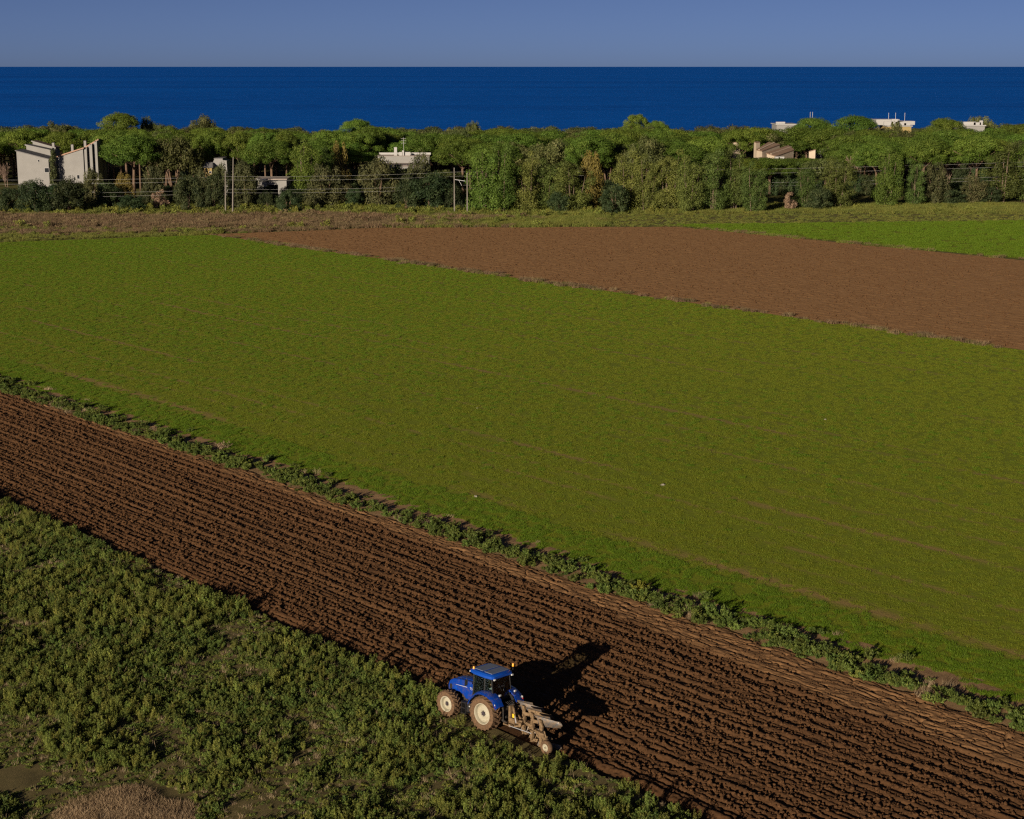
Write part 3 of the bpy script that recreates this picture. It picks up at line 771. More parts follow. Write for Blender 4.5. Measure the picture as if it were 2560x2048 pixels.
def plant(kind, x, y, h, w, label, group=None, z=0.0):
    name, cat, (nh, nw), kinds = KIND[kind]
    i = _turn.get(kind, 0); _turn[kind] = i + 1
    cm, tm = kinds[i % len(kinds)]
    e = empty(name, (x, y, z), random.uniform(0, 6.283))
    e.scale = (w / nw, w / nw, h / nh)
    a, b = PART.get(kind, ("crown", "trunk"))
    link(a, cm, e); link(b, tm, e)
    tag(e, label, cat, group)
    return e
def tree_px(kind, sx, top, wpx, label, base=None, Y=None, group=None):
    """a tree standing where the photograph shows it: column sx, top row, width, and either its foot's row or its distance"""
    if Y is None: Y = sg(sx, base).y
    if kind in ('euc', 'eucg'): Y += random.uniform(-1.5, 5.0)
    p = spl(sx, top, Y)
    ppm = F_PX / ((Y * CP + (CAM_H - 6) * SP)) / K
    return plant(kind, p.x, Y, p.z, wpx / ppm * (random.uniform(1.0, 1.25) if kind in ('euc', 'eucg') else 1.2 if kind == 'pine' else 1.08), label, group)

FRONT = [
 # kind, column, top, width, foot, label
 ('bush', 72, 386, 66, 449, "dark green rounded shrub below the left white house, leftmost in the hedge line"),
 ('bush', 140, 384, 74, 447, "broad dark shrub directly below the cypress of the left white house"),
 ('bush', 20, 400, 60, 447, "low dark shrub at the left edge of the picture"),
 ('olive', 196, 366, 46, 434, "tall grey-green shrub at the right foot of the left white house"),
 ('bush', 222, 388, 44, 440, "small dark shrub between the grey-green shrub and the golden one"),
 ('gold', 260, 366, 42, 436, "golden-leaved shrub right of the left white house"),
 ('bush', 280, 414, 66, 447, "low spreading dark shrub beside the rosy dry one"),
 ('olive', 322, 357, 52, 434, "upright olive shrub behind the rosy dry shrub"),
 ('dead', 337, 399, 42, 440, "rosy brown dry shrub in the hedge line left of the power poles"),
 ('bush', 395, 376, 66, 444, "wide dark shrub left of the left pair of poles"),
 ('bush', 448, 372, 54, 443, "dark shrub standing right behind the left pair of poles"),
 ('olive', 425, 363, 40, 430, "olive shrub hiding the foot of the little yellow house"),
 ('olive', 462, 356, 40, 431, "grey-green shrub hiding the foot of the angular gable"),
 ('bush', 110, 394, 66, 436, "dark shrub close under the windows of the left white house"),
 ('bush', 165, 392, 54, 434, "dark shrub under the right wing of the left white house"),
 ('olive', 845, 352, 66, 431, "olive shrub hiding the foot of the flat-roofed house"),
 ('olive', 885, 332, 60, 428, "taller olive tree right of the flat-roofed house"),
 ('olive', 516, 352, 56, 440, "round olive shrub right of the left pair of poles"),
 ('bush', 566, 408, 44, 441, "small dark shrub in front of the low dark house"),
 ('bush', 606, 404, 52, 447, "dark shrub at the right corner of the low dark house"),
 ('eucg', 636, 279, 84, 432, "tall yellow-green column-shaped tree right of the low dark house"),
 ('euc', 672, 300, 60, 424, "olive tree leaning on the yellow-green column-shaped tree"),
 ('olive', 681, 353, 82, 435, "broad olive shrub in front of the column-shaped tree"),
 ('gold', 713, 298, 46, 420, "slim golden tree left of the gap with the flat-roofed house"),
 ('olive', 722, 378, 46, 434, "small grey-green shrub between two broad olive shrubs"),
 ('olive', 794, 345, 84, 435, "broad grey-green shrub below the flat-roofed white house"),
 ('bush', 745, 400, 40, 436, "little dark shrub left of the broad grey-green one below the flat roof"),
 ('bush', 905, 372, 96, 441, "wide dark shrub left of the right pair of poles"),
 ('bush', 858, 388, 56, 441, "dark shrub between the flat-roofed house and the right poles"),
 ('bush', 950, 392, 48, 441, "dark shrub directly behind the right pair of poles"),
 ('eucg', 1022, 289, 92, 447, "tall bright green eucalyptus next to the right pair of poles"),
 ('eucg', 1058, 284, 84, 448, "tall bright green eucalyptus, second from the right poles"),
 ('euc', 1112, 306, 74, 447, "olive eucalyptus with a dark hollow at its foot, third from the right poles"),
 ('euc', 1152, 318, 66, 446, "slim olive eucalyptus with a pale stem, fourth from the right poles"),
 ('euc', 1205, 330, 76, 446, "lower olive eucalyptus left of the bright pine dome"),
 ('gold', 1247, 322, 56, 440, "golden-olive tree in front of the bright pine dome"),
 ('bush', 1295, 394, 60, 449, "dark rounded shrub at the foot of the eucalyptus row"),
 ('bush', 1178, 408, 50, 447, "dark shrub tucked under the fourth eucalyptus"),
 ('euc', 1322, 305, 78, 444, "tall olive eucalyptus above the dark rounded shrub"),
 ('euc', 1362, 312, 66, 446, "narrow eucalyptus in the middle of the row"),
 ('euc', 1408, 303, 78, 446, "tall eucalyptus with a forked pale stem in the middle of the row"),
 ('euc', 1452, 311, 66, 447, "eucalyptus left of the tallest pair at the row's right half"),
 ('euc', 1505, 303, 76, 447, "tall dark-sided eucalyptus just left of the terraced house"),
 ('euc', 1548, 296, 70, 447, "tallest eucalyptus in line with the left end of the terraced house"),
 ('euc', 1590, 330, 56, 447, "lower eucalyptus at the left side of the dark gap below the terraced house"),
 ('dead', 1661, 404, 36, 442, "rosy dead shrub at the right side of the dark gap"),
 ('euc', 1702, 334, 62, 442, "spreading yellowish eucalyptus just right of the dark gap"),
 ('euc', 1765, 318, 78, 440, "spreading eucalyptus left of the second dark gap"),
 ('bush', 1726, 400, 56, 442, "dark green shrub below the two spreading eucalyptus trees"),
 ('eucg', 1872, 296, 76, 434, "tall upright eucalyptus standing between two dark gaps"),
 ('euc', 1932, 330, 56, 432, "darker eucalyptus right behind the tall upright one"),
 ('olive', 1972, 350, 62, 430, "round olive tree right of the tall upright eucalyptus"),
 ('olive', 2050, 374, 60, 428, "low olive shrub before the bare grey trees on the right"),
 ('bush', 2000, 400, 70, 430, "low dark shrub under the round olive tree"),
 ('euc', 2118, 285, 88, 428, "large olive eucalyptus at the right edge of the picture"),
 ('euc', 2172, 292, 84, 428, "eucalyptus cut off by the right edge of the picture"),
 ('bush', 2085, 395, 50, 428, "dark shrub below the large eucalyptus at the right edge"),
]
for k, sx, top, w, base, lab in FRONT:
    tree_px(k, sx, top, w, lab, base=base, group="trees and shrubs along the front of the wood")
for sx, top, w, Y, lab in [(1815, 300, 62, 395, "leafless grey tree in the second dark gap"), (2000, 312, 60, 400, "leafless rosy-grey tree right of the round olive tree"),
                           (2052, 310, 66, 402, "leafless rosy-grey tree left of the right-edge eucalyptus"), (12, 330, 40, 400, "leafless brown tree left of the white house")]:
    tree_px('bare', sx, top, w, lab, Y=Y, group="leafless trees in the wood")
BACK = [
 (235, 276, 76, 408, "stone pine with two slanting trunks right of the left white house"),
 (290, 272, 66, 402, "yellow-green stone pine, second right of the left white house"),
 (345, 280, 70, 404, "stone pine with a clumpy crown, third right of the left white house"),
 (395, 278, 74, 404, "broad stone pine above the small yellow house"),
 (445, 273, 76, 402, "stone pine right above the angular white gable"),
 (505, 275, 72, 402, "stone pine with a tall bare trunk right of the angular white gable"),
 (556, 277, 66, 400, "stone pine above the low dark house, left of two"),
 (600, 276, 62, 401, "stone pine above the low dark house, right of two"),
 (690, 272, 80, 420, "stone pine behind the slim golden tree"),
 (776, 264, 66, 425, "dark-sided stone pine left of the flat-roofed house"),
 (890, 281, 92, 422, "spreading stone pine right above the flat-roofed house"),
 (955, 280, 84, 424, "stone pine behind the right pair of poles"),
 (1115, 280, 84, 420, "stone pine behind the bright eucalyptus pair"),
 (1200, 288, 64, 418, "rounded stone pine with a dark side above the lower eucalyptus"),
 (1270, 304, 96, 395, "low bright stone pine dome among the eucalyptus trees"),
 (1300, 277, 104, 425, "wide stone pine behind the bright dome"),
 (1420, 280, 86, 430, "stone pine behind the middle of the eucalyptus row"),
 (1600, 268, 110, 470, "bright stone pine right above the terraced house, left of three"),
 (1680, 266, 112, 468, "bright stone pine right above the terraced house, middle of three"),
 (1752, 268, 104, 462, "bright stone pine right of the terraced house, right of three"),
 (1815, 278, 80, 440, "stone pine behind the leafless tree in the gap"),
 (1960, 274, 112, 455, "broad bright stone pine behind the round olive tree"),
 (2030, 272, 116, 455, "broad bright stone pine behind the leafless pair"),
 (2100, 272, 100, 452, "bright stone pine behind the right-edge eucalyptus"),
]
for sx, top, w, Y, lab in BACK:
    tree_px('pine', sx, top, w, lab, Y=Y, group="stone pines behind the front row")
SKYLINE = [
 ('pine', 250, 236, 78, 520, "tall domed stone pine against the sea, left of the picture"),
 ('coast', 308, 241, 34, 530, "dark tree top against the sea beside the tall domed pine"),
 ('coast', 122, 252, 72, 540, "low rounded tree top against the sea above the left white house"),
 ('coast', 425, 244, 74, 545, "brown rounded tree top against the sea, left of the middle"),
 ('pine', 752, 250, 68, 540, "flat domed stone pine against the sea in the middle left"),
 ('coast', 995, 252, 40, 560, "small tree top against the sea near the middle"),
 ('pine', 1340, 239, 50, 545, "round stone pine standing highest against the sea in the middle"),
 ('pine', 1385, 254, 50, 545, "smaller stone pine right of the highest round one"),
 ('pine', 1712, 246, 74, 525, "stone pine against the sea behind the two low roofs"),
 ('pine', 1800, 242, 92, 520, "large stone pine against the sea left of the yellow building"),
 ('coast', 1884, 256, 56, 512, "dark tree left in front of the yellow building"),
 ('pine', 1992, 248, 78, 520, "stone pine against the sea right of the yellow building"),
 ('coast', 2064, 241, 72, 545, "brown tree top against the sea near the right edge"),
]
for k, sx, top, w, Y, lab in SKYLINE:
    tree_px(k, sx, top, w, lab, Y=Y, group="tree tops against the sea")

# the rest of the wood, row upon row to the shore
R = random.Random(5)
HOUSES_PX = [(30, 212, 425, 384), (418, 490, 400, 366), (536, 612, 390, 395), (786, 890, 415, 356), (1540, 1725, 452, 332), (1625, 1760, 545, 262), (1840, 1950, 545, 269), (2015, 2080, 545, 264)]
SKYROW = [(0, 259), (120, 259), (200, 260), (330, 256), (420, 252), (520, 260), (620, 264), (700, 265), (800, 258), (900, 259), (1000, 259), (1100, 260), (1200, 261), (1280, 257), (1400, 258), (1470, 260), (1530, 262), (1600, 259), (1700, 261), (1800, 258), (1900, 260), (2000, 258), (2156, 252)]
Y = 388.0
row = 0
while Y < 622:
    step = 11.5 if Y < 470 else 15.0
    x = -0.345 * Y - 14 + R.uniform(0, step)
    while x < 0.345 * Y + 14:
        xx, yy = x + R.uniform(-2.5, 2.5), Y + R.uniform(-3.5, 3.5)
        x += step * R.uniform(.85, 1.15)
        d = Vector((xx, yy * CP + (CAM_H - 10) * SP, 0)); sx = (IMG_W / 2 + F_PX * xx / d.y) / K
        # never across the view of a house
        skip = False
        cap = 99
        for a, b, hy, hrow in HOUSES_PX:
            m = 8.5 / (d.y) * F_PX / K
            if a - m * .7 < sx < b + m * .7 and yy < hy:
                cap = min(cap, spl(sx, hrow, yy).z)
                if hy < 430 and yy > hy - 14: skip = True
                if 424 < yy < 452 and hy == 452: skip = True
                if hy == 545 and yy > 520: skip = True
        if skip: continue
        sky_row = float(np.interp(sx, [p[0] for p in SKYROW], [p[1] for p in SKYROW]))
        lim = spl(sx, sky_row + (R.uniform(9, 17) if Y < 470 else R.uniform(0, 8)), yy).z                                   # no taller than the skyline
        if Y < 470:
            h = min(lim, R.uniform(11.8, 15.2)); kd = 'pine' if R.random() < .8 else 'coast'
        else:
            h = min(lim, R.uniform(9.0, 13.0)) * R.uniform(.9, 1.0)
            kd = 'pine' if (R.random() < (.5 if sx > 1550 else .12) and Y < 560) else 'coast'
        h = min(h, cap)
        if h < 3.5: continue
        if h < 8: kd = 'coast'
        if kd == 'pine': plant('pine', xx, yy, h, R.uniform(12, 16), "green stone pine crown packed into the depth of the coastal wood", "stone pines in the depth of the wood")
        else: plant('coast', xx, yy, h, R.uniform(13, 17), "olive-brown rounded tree in the wood's far belt before the sea", "rounded trees of the far belt")
    Y += 11.0 if Y < 470 else 15.5
    row += 1
# undergrowth that closes the front of the wood low down
for i in range(46):
    x = -118 + 238 * (i + R.random()) / 46; y = 364 + R.uniform(0, 16) + max(0, x) * .06
    d = y * CP + CAM_H * SP; sx = (IMG_W / 2 + F_PX * x / d) / K
    if any(a - 8 < sx < b + 8 and y > hy - 16 for a, b, hy, hr_ in HOUSES_PX[:4]) or 1614 < sx < 1672 or 1782 < sx < 1838: continue
    plant('bush', x, y, R.uniform(2.6, 4.4), R.uniform(5, 8), "low dark undergrowth bush at the shaded foot of the wood", "undergrowth along the foot of the wood")
# a dark clipped hedge seen through the gaps
for sx in (1622, 1642, 1664, 1800, 1826, 1846, 2022, 2066):
    tree_px('bush', sx, 350 if sx < 1700 else (372 if sx < 2000 else 352), 44, "dark dense hedge bush deep inside the gaps between the eucalyptus trees", Y=392, group="hedge bushes in the gaps")

# ================================================================== houses
WALL = paint("white plaster", (0.25, 0.245, 0.235), 0.85, 0.2, 0.14, 0.5)
WALL_Y = paint("yellow plaster", (0.31, 0.235, 0.10), 0.85, 0.2, 0.12, 0.6)
WALL_T = paint("pale tan plaster", (0.46, 0.38, 0.29), 0.85, 0.2, 0.15, 0.6)
ROOF_G = paint("grey roof sheet", (0.17, 0.165, 0.165), 0.8, 0.2, 0.3, 0.8)
ROOF_T = paint("weathered tile roof", (0.25, 0.17, 0.12), 0.9, 0.15, 0.35, 1.2)
ROOF_TD = paint("pale roof batten", (0.42, 0.33, 0.25), 0.9, 0.15, 0.2, 1.2)
TRIM = paint("red roof edge", (0.40, 0.25, 0.18), 0.85, 0.2, 0.3, 1.5)
CONC = paint("flat roof concrete", (0.33, 0.28, 0.25), 0.9, 0.15, 0.2, 0.7)
GLASS_D = paint("dark window glass and opening", (0.012, 0.015, 0.02), 0.12, 0.6, 0.2, 1.0)
METAL = paint("galvanised metal", (0.45, 0.45, 0.46), 0.5, 0.4, 0.2, 2.0, metal=.4)
WHITE = paint("white paint", (0.36, 0.355, 0.35), 0.6, 0.3, 0.1, 2.0)

# --- the white house on the left: two wings whose shed roofs fall towards a cypress between them
HY = 398.0
def ha(zx, zy, Y=HY): return pln(20 + zx * .13, 330 + zy * .13, Y)
hA = empty("white_house", (ha(830, 900).x, HY + 6, 0)); hA.rotation_euler = (0, 0, 0)
OX, OY = hA.location.x, hA.location.y
def shed(parent, x0, z0, x1, z1, y0, y1, roof_mat, over=.25, thick=.22, zb=0.0, wall=WALL, edge=None):
    """one bay: walls under a roof that runs straight from (x0,z0) to (x1,z1)"""
    b = MB().prism([(x0 - OX, zb), (x1 - OX, zb), (x1 - OX, z1), (x0 - OX, z0)], y0 - OY, y1 - OY); w = b.build("wall", wall, parent)
    sl = (z1 - z0) / (x1 - x0); a, c = x0 - over - OX, x1 + over - OX; za, zc = z0 - sl * over, z1 + sl * over
    r = MB().prism([(a, za + .004), (c, zc + .004), (c, zc + thick), (a, za + thick)], y0 - over - OY, y1 + over - OY).build("roof", roof_mat, parent)
    if edge:
        MB().prism([(a - .02, za - .03), (c + .02, zc - .03), (c + .02, zc + thick + .05), (a - .02, za + thick + .05)], y0 - over - OY - .07, y0 - over - OY - .004).build("roof_edge", edge, r)
    return w
pa, pb = ha(160, 372), ha(775, 530)
shed(hA, pa.x, pa.z, pb.x, pb.z, HY, HY + 6.5, ROOF_G, edge=None)
p1, p2 = ha(345, 262, HY + 6.6), ha(835, 372, HY + 6.6)
shed(hA, p1.x, p1.z, p2.x, p2.z, HY + 6.8, HY + 10.5, ROOF_G, edge=WALL)
p1, p2 = ha(475, 190, HY + 11), ha(905, 312, HY + 11)
shed(hA, p1.x, p1.z, p2.x, p2.z, HY + 10.9, HY + 15, ROOF_T, edge=WALL)
p1, p2 = ha(965, 478, HY + 1), ha(1440, 322, HY + 1)
shed(hA, p1.x, p1.z, p2.x, p2.z, HY + 1, HY + 9, ROOF_T, edge=TRIM)
q0 = ha(1440, 322, HY + 1)
last = q0
for i, (a, b) in enumerate([(1450, 1545), (1552, 1640), (1646, 1712)]):
    y0 = HY + 1.7 + i * .8
    t = lambda z_: 322 - (z_ - 1440) * .60
    A, B = ha(a, t(a), y0), ha(b, t(b), y0)
    shed(hA, A.x, A.z, B.x, B.z, y0 + 1.2, y0 + 8, ROOF_T, over=.04, edge=TRIM)
    c0, c1 = ha(a + 6, t(a + 6) + 14, y0), ha(a + 66, t(a + 66) + 14, y0)
    MB().prism([(c0.x - OX, 0), (c1.x - OX, 0), (c1.x - OX, c1.z), (c0.x - OX, c0.z)], y0 - OY - .35, y0 - OY + 1.19).build("pier", WALL, hA)
def pane(parent, P0, P1, y, mat=GLASS_D, name="window", fr=WHITE):
    cx, cz = (P0.x + P1.x) / 2 - OX, (P0.z + P1.z) / 2; w, h = abs(P1.x - P0.x), abs(P1.z - P0.z)
    f = MB().box((cx, y - OY - .02, cz), (w + .16, .07, h + .16)).build(name, fr, parent)
    MB().box((cx, y - OY - .063, cz), (w, .03, h)).build("pane", mat, f)
pane(hA, ha(575, 538), ha(602, 572), HY)
pane(hA, ha(705, 695), ha(790, 775), HY)
pane(hA, ha(1330, 830, HY + 1), ha(1375, 900, HY + 1), HY + 1)
for zx, zy, Y_ in ((875, 255, HY + 11.2), (1485, 215, HY + 6), (1240, 290, HY + 4)):
    p = ha(zx, zy, Y_); MB().box((p.x - OX, Y_ - OY, p.z - .6), (.6, .6, 2.4)).build("chimney", WALL, hA, bevel=.02)
p0, p1 = ha(230, 915, HY - 3), ha(830, 915, HY - 3)
MB().box(((p0.x + p1.x) / 2 - OX, HY - 3 - OY, 1.2), (p1.x - p0.x, .3, 2.4)).build("garden_wall", WALL, hA)
tag(hA, "large white house with two rows of sloping shed roofs at the left", "house")
p = ha(850, 330, HY - 1.2); plant('cyp', p.x, HY - 1.2, p.z, 1.9, "slender dark cypress between the two wings of the left white house")

# --- small houses under the pines
def hb(zx, zy, Y): return pln(460 + zx * .1391, 380 + zy * .1391, Y)
Yb = 391.0
hB = empty("gabled_house", (hb(640, 300, Yb).x, Yb + 3, 0)); OX, OY = hB.location.x, hB.location.y
poly = [hb(490, 268, Yb), hb(545, 125, Yb), hb(688, 125, Yb), hb(700, 150, Yb), hb(765, 157, Yb), hb(778, 380, Yb)]
MB().prism([(p.x - OX, p.z) for p in poly] + [(poly[-1].x - OX, 0), (poly[0].x - OX, 0)], 0 - 3, 3).build("wall", WALL, hB)
MB().prism([(poly[1].x - OX - .1, poly[1].z + .003), (poly[2].x - OX + .1, poly[2].z + .003), (poly[2].x - OX + .1, poly[2].z + .18), (poly[1].x - OX - .1, poly[1].z + .18)], -3.1, 3.1).build("roof", ROOF_G, hB)
tag(hB, "angular pale gable wall standing behind the left pair of poles", "house")
Yc = 388.0
hC = empty("yellow_house", (hb(415, 320, Yc).x, Yc + 2.5, 0)); OX, OY = hC.location.x, hC.location.y
a, b = hb(332, 285, Yc), hb(505, 285, Yc)
MB().box((0, 0, a.z / 2), (b.x - a.x, 5, a.z)).build("wall", WALL_Y, hC)
w = (b.x - a.x) / 2
MB().add([(-w - .3, -2.9, a.z + .01), (w + .3, -2.9, a.z + .01), (w + .3, 2.9, a.z + .01), (-w - .3, 2.9, a.z + .01), (-w * .55, 0, a.z + 1.2), (w * .8, 0, a.z + 1.2)],
         [(0, 1, 5, 4), (1, 2, 5), (2, 3, 4, 5), (3, 0, 4), (0, 3, 2, 1)]).build("roof", ROOF_G, hC)
pane(hC, hb(455, 350, Yc), hb(490, 380, Yc), Yc)
tag(hC, "little yellow house with a grey hipped roof left of the angular gable", "house")
Yd = 380.0
hD = empty("low_house", (hb(1560, 600, Yd).x, Yd + 3.5, 0)); OX, OY = hD.location.x, hD.location.y
a, b = hb(1310, 500, Yd), hb(1840, 500, Yd); c1, c2 = hb(1495, 595, Yd), hb(1690, 595, Yd)
W_, ztop = b.x - a.x, a.z
for x0, x1 in ((a.x, c1.x), (c2.x, b.x)):
    MB().box(((x0 + x1) / 2 - OX, 0, ztop / 2), (x1 - x0, 7, ztop)).build("wall", WALL, hD)
MB().box(((c1.x + c2.x) / 2 - OX, .2, (ztop + c1.z) / 2), (c2.x - c1.x - .01, 6.6, ztop - c1.z)).build("lintel", WALL, hD)
MB().box(((c1.x + c2.x) / 2 - OX, 1.4, c1.z / 2 - .01), (c2.x - c1.x - .02, .12, c1.z - .02)).build("dark_opening_panel", GLASS_D, hD)  # near-black panel back in the opening; the dark interior is put into its colour
MB().box((0, -.3, ztop + .14), (W_ + 1.0, 8.2, .26)).build("roof", CONC, hD, bevel=.03)
MB().box((-W_ * .3, -4.46, ztop + .16), (W_ * .34, .1, .34)).build("roof_edge", WHITE, hD)
tag(hD, "low flat-roofed house in shade under the pines with a dark garage opening", "house")

# --- the flat-roofed white house in the middle
def hd(zx, zy, Y): return pln(900 + zx * .1113, 360 + zy * .1113, Y)
Ye = 398.0
hE = empty("flat_roofed_house", (hd(760, 500, Ye).x, Ye + 6, 0)); OX, OY = hE.location.x, hE.location.y
a, b = hd(480, 505, Ye), hd(1450, 505, Ye); zr = a.z
MB().box(((a.x + b.x) / 2 - OX, 0, zr / 2), (b.x - a.x, 11, zr)).build("wall", WALL, hE)
r = MB().box(((a.x + b.x) / 2 - OX, 0, zr + .09), (b.x - a.x + .5, 11.6, .16)).build("roof", CONC, hE)
z2 = hd(400, 300, Ye + 7).z
MB().box(((a.x + b.x) / 2 - OX - .6, 8.3, z2 / 2), (b.x - a.x + 2.4, 5.5, z2)).build("rear_wing_wall", WALL, hE)
MB().box(((a.x + b.x) / 2 - OX - .6, 8.3, z2 + .07), (b.x - a.x + 2.6, 5.7, .12)).build("rear_wing_roof", CONC, hE)
MB().box(((a.x + b.x) / 2 - OX - .6, 11.0, z2 + .35), (b.x - a.x + 2.6, .25, .6)).build("parapet", WHITE, hE)
for zx, w, h in ((758, .75, 2.2), (880, .9, 1.0), (930, .5, 1.4), (1035, 1.3, 1.0)):
    p = hd(zx, 300, Ye + 6); MB().box((p.x - OX, 6.9, z2 + h / 2), (w, .8, h)).build("chimney", WHITE, hE, bevel=.03)
p = hd(935, 200, Ye + 6); mast = MB().tube([(p.x - OX, 7.6, z2), (p.x - OX, 7.6, z2 + 4.6)], .05, 6)
for z_ in (3.2, 3.8, 4.3): mast.box((p.x - OX, 7.6, z2 + z_), (1.3, .04, .04))
mast.build("antenna", METAL, hE)
p0, p1 = hd(455, 390, Ye - 1), hd(560, 530, Ye - 1)
MB().box(((p0.x + p1.x) / 2 - OX, -6.2, p0.z / 2), (p1.x - p0.x, 1.2, p0.z)).build("stair_tower", WALL, hE)
pane(hE, hd(680, 530, Ye), hd(800, 600, Ye), Ye + .5)
tag(hE, "white flat-roofed house with chimneys and an antenna mast in the wood", "house")

# --- the terraced house on the right and roofs near the shore
def he(zx, zy, Y): return pln(1860 + zx * .0928, 330 + zy * .0928, Y)
def unit_house(parent, quad, wall, roof, thick=.2, battens=1):
    """walls under a tilted roof given by its four corners"""
    o = parent.location; q = [p - o for p in quad]; n = 4
    vs = [(p.x, p.y, p.z) for p in q] + [(p.x, p.y, 0) for p in q]
    MB().add(vs, [(0, 1, 2, 3), (7, 6, 5, 4)] + [(i, i + 4, (i + 1) % 4 + 4, (i + 1) % 4) for i in range(4)]).build("wall", wall, parent)
    c = sum(q, Vector()) / 4
    qq = [c + (p - c) * 1.05 for p in q]
    vs = [(p.x, p.y, p.z + .02) for p in qq] + [(p.x, p.y, p.z + .02 + thick) for p in qq]
    r = MB().add(vs, [(3, 2, 1, 0), (4, 5, 6, 7)] + [(i, (i + 1) % 4, (i + 1) % 4 + 4, i + 4) for i in range(4)]).build("roof", roof, parent)
    for k in range(battens):
        t = (k + 1) / (battens + 1)
        p0, p1 = qq[0].lerp(qq[1], t), qq[3].lerp(qq[2], t)
        MB().bar(p0 + Vector((0, 0, thick + .12)), p1 + Vector((0, 0, thick + .12)), .45, .18).build("batten", ROOF_TD, r)
hT = empty("terraced_house", (he(800, 700, 430).x, 430, 0))
unit_house(hT, [he(335, 492, 433), he(490, 525, 430), he(962, 350, 437), he(655, 300, 441)], WALL_T, ROOF_T)
unit_house(hT, [he(615, 582, 430.2), he(862, 664, 427), he(1338, 497, 434), he(1185, 384, 440)], WALL_T, ROOF_T)
unit_house(hT, [he(270, 285, 442), he(330, 300, 440), he(432, 288, 441), he(350, 272, 444)], WALL_T, ROOF_T, battens=0)
OX, OY = hT.location.x, hT.location.y
p0, p1 = he(835, 665, 426), he(925, 745, 426)
MB().box(((p0.x + p1.x) / 2 - OX, 426.3 - OY, p0.z / 2), (p1.x - p0.x, 1.2, p0.z)).build("porch", WHITE, hT)
p0, p1 = he(945, 665, 427), he(1080, 750, 427)
MB().box(((p0.x + p1.x) / 2 - OX, 427.4 - OY, p0.z / 2), (p1.x - p0.x, 1.2, p0.z)).build("porch", WHITE, hT)
tag(hT, "pale terraced house with stepped brown shed roofs on the right", "house")
hU = empty("tan_outbuilding", (he(1840, 650, 436).x, 436, 0))
unit_house(hU, [he(1750, 540, 436), he(1925, 490, 435), he(1945, 482, 439), he(1770, 535, 440)], WALL_T, ROOF_T, battens=0)
tag(hU, "small tan wall end showing right of the terraced house", "house")
def hs(zx, zy, Y): return pln(1900 + zx * .2783, 271.5 + zy * .2783, Y)
def roof_box(name, zx0, zx1, zy, Y, depth, wall, label, extra=None):
    a, b = hs(zx0, zy, Y), hs(zx1, zy, Y); e = empty(name, ((a.x + b.x) / 2, Y + depth / 2, 0)); w = b.x - a.x
    MB().box((0, 0, a.z / 2), (w, depth, a.z)).build("wall", wall, e)
    MB().box((0, 0, a.z + .16), (w + .7, depth + .7, .3)).build("roof", WHITE, e)
    for (fx, fw, fh) in (extra or []):
        MB().box((fx * w / 2, -depth * .25, a.z + .31 + fh / 2), (fw, .8, fh)).build("parapet", WHITE, e)
    tag(e, label, "building"); return e, a.z, w
roof_box("shore_house", 150, 325, 147, 536, 10, WALL, "long low white roof against the sea, leftmost of the shore roofs", [(-.5, 3, .6)])
e, z, w = roof_box("shore_house", 520, 640, 152, 530, 10, WALL, "white roof with two thin masts, second of the shore roofs", [(-.7, 2.2, .9)])
for fx in (-1.1, -.75): MB().tube([(fx * w / 2 - 1.5, 0, z - 2), (fx * w / 2 - 1.5, 0, z + 4.2)], .07, 6).build("mast", WHITE, e)
e, z, w = roof_box("yellow_building", 1150, 1360, 162, 528, 12, WALL_Y, "yellow building with a white roof deck at the shore", [(-.8, 3, 1.2), (-.3, 2, 2.0), (.25, 3.5, 1.1), (.8, 2, .7)])
MB().box((-w * .35, 3, z + 1.2), (w * 1.0, 7, 1.8)).build("penthouse", WHITE, e)
MB().box((w * .62, 4, z + .9), (w * .5, 6, 1.2)).build("side_roof", WHITE, e)
for fx in (-.5, .1, .9): MB().tube([(fx * w / 2, 2, z), (fx * w / 2, 2, z + 4.2)], .06, 6).build("antenna", METAL, e)
e, z, w = roof_box("shore_house", 1820, 2020, 158, 530, 11, WALL, "white rooftop with a low parapet, rightmost of the shore roofs", [(-.2, 4, 1.0), (.5, 2.4, .8), (.85, 1, 1.4)])
# a few shore fragments seen over the eucalyptus row
p = pln(1842, 357, 452)
e = empty("white_cottage", (p.x, 454, 0)); MB().box((0, 0, p.z / 2), (2.2, 5, p.z)).build("wall", WALL_T, e); MB().box((0, 0, p.z + .1), (2.5, 5.4, .16)).build("roof", ROOF_T, e)
tag(e, "little pale house end peeping over the tallest eucalyptus", "house")

# ================================================================== line poles and wires
POLE = paint("grey concrete pole", (0.20, 0.18, 0.155), 0.85, 0.2, 0.2, 1.0)
WIRE = paint("wire metal", (0.42, 0.42, 0.40), 0.5, 0.4, 0.1, 1.0)
WY = 350.0
def pole(sx, base, top, label, arm=True, tilt=0.0):
    g = sg(sx, base); t = spl(sx, top, g.y)
    e = empty("utility_pole", (g.x, g.y, 0))
    e.rotation_euler = (0, tilt, 0)
    MB().tube([(0, 0, -.1), (0, 0, t.z * .5), (0, 0, t.z)], [.16, .13, .10], 10).build("shaft", POLE, e, smooth=40)
    if arm:
        MB().bar((0, 0, t.z - 2.3), (2.7, 0, t.z - 2.7), .09, .09).build("crossbar", METAL, e)
        MB().bar((.9, 0, t.z - 2.4), (1.6, 0, t.z - 3.6), .06, .06).build("brace", METAL, e)
    cap = MB().lathe([(.0, 0), (.07, 0), (.05, .1), (.07, .16), (0, .18)], 8).build("insulator", WHITE, e, loc=(0, 0, t.z), rot=(math.pi / 2, 0, 0))
    tag(e, label, "pole", "poles of the overhead line"); return e
pole(475, 449, 362, "shorter grey pole of the left pair before the angular gable", False, .03)
pole(490, 451, 333, "taller grey pole of the left pair before the angular gable", False, .045)
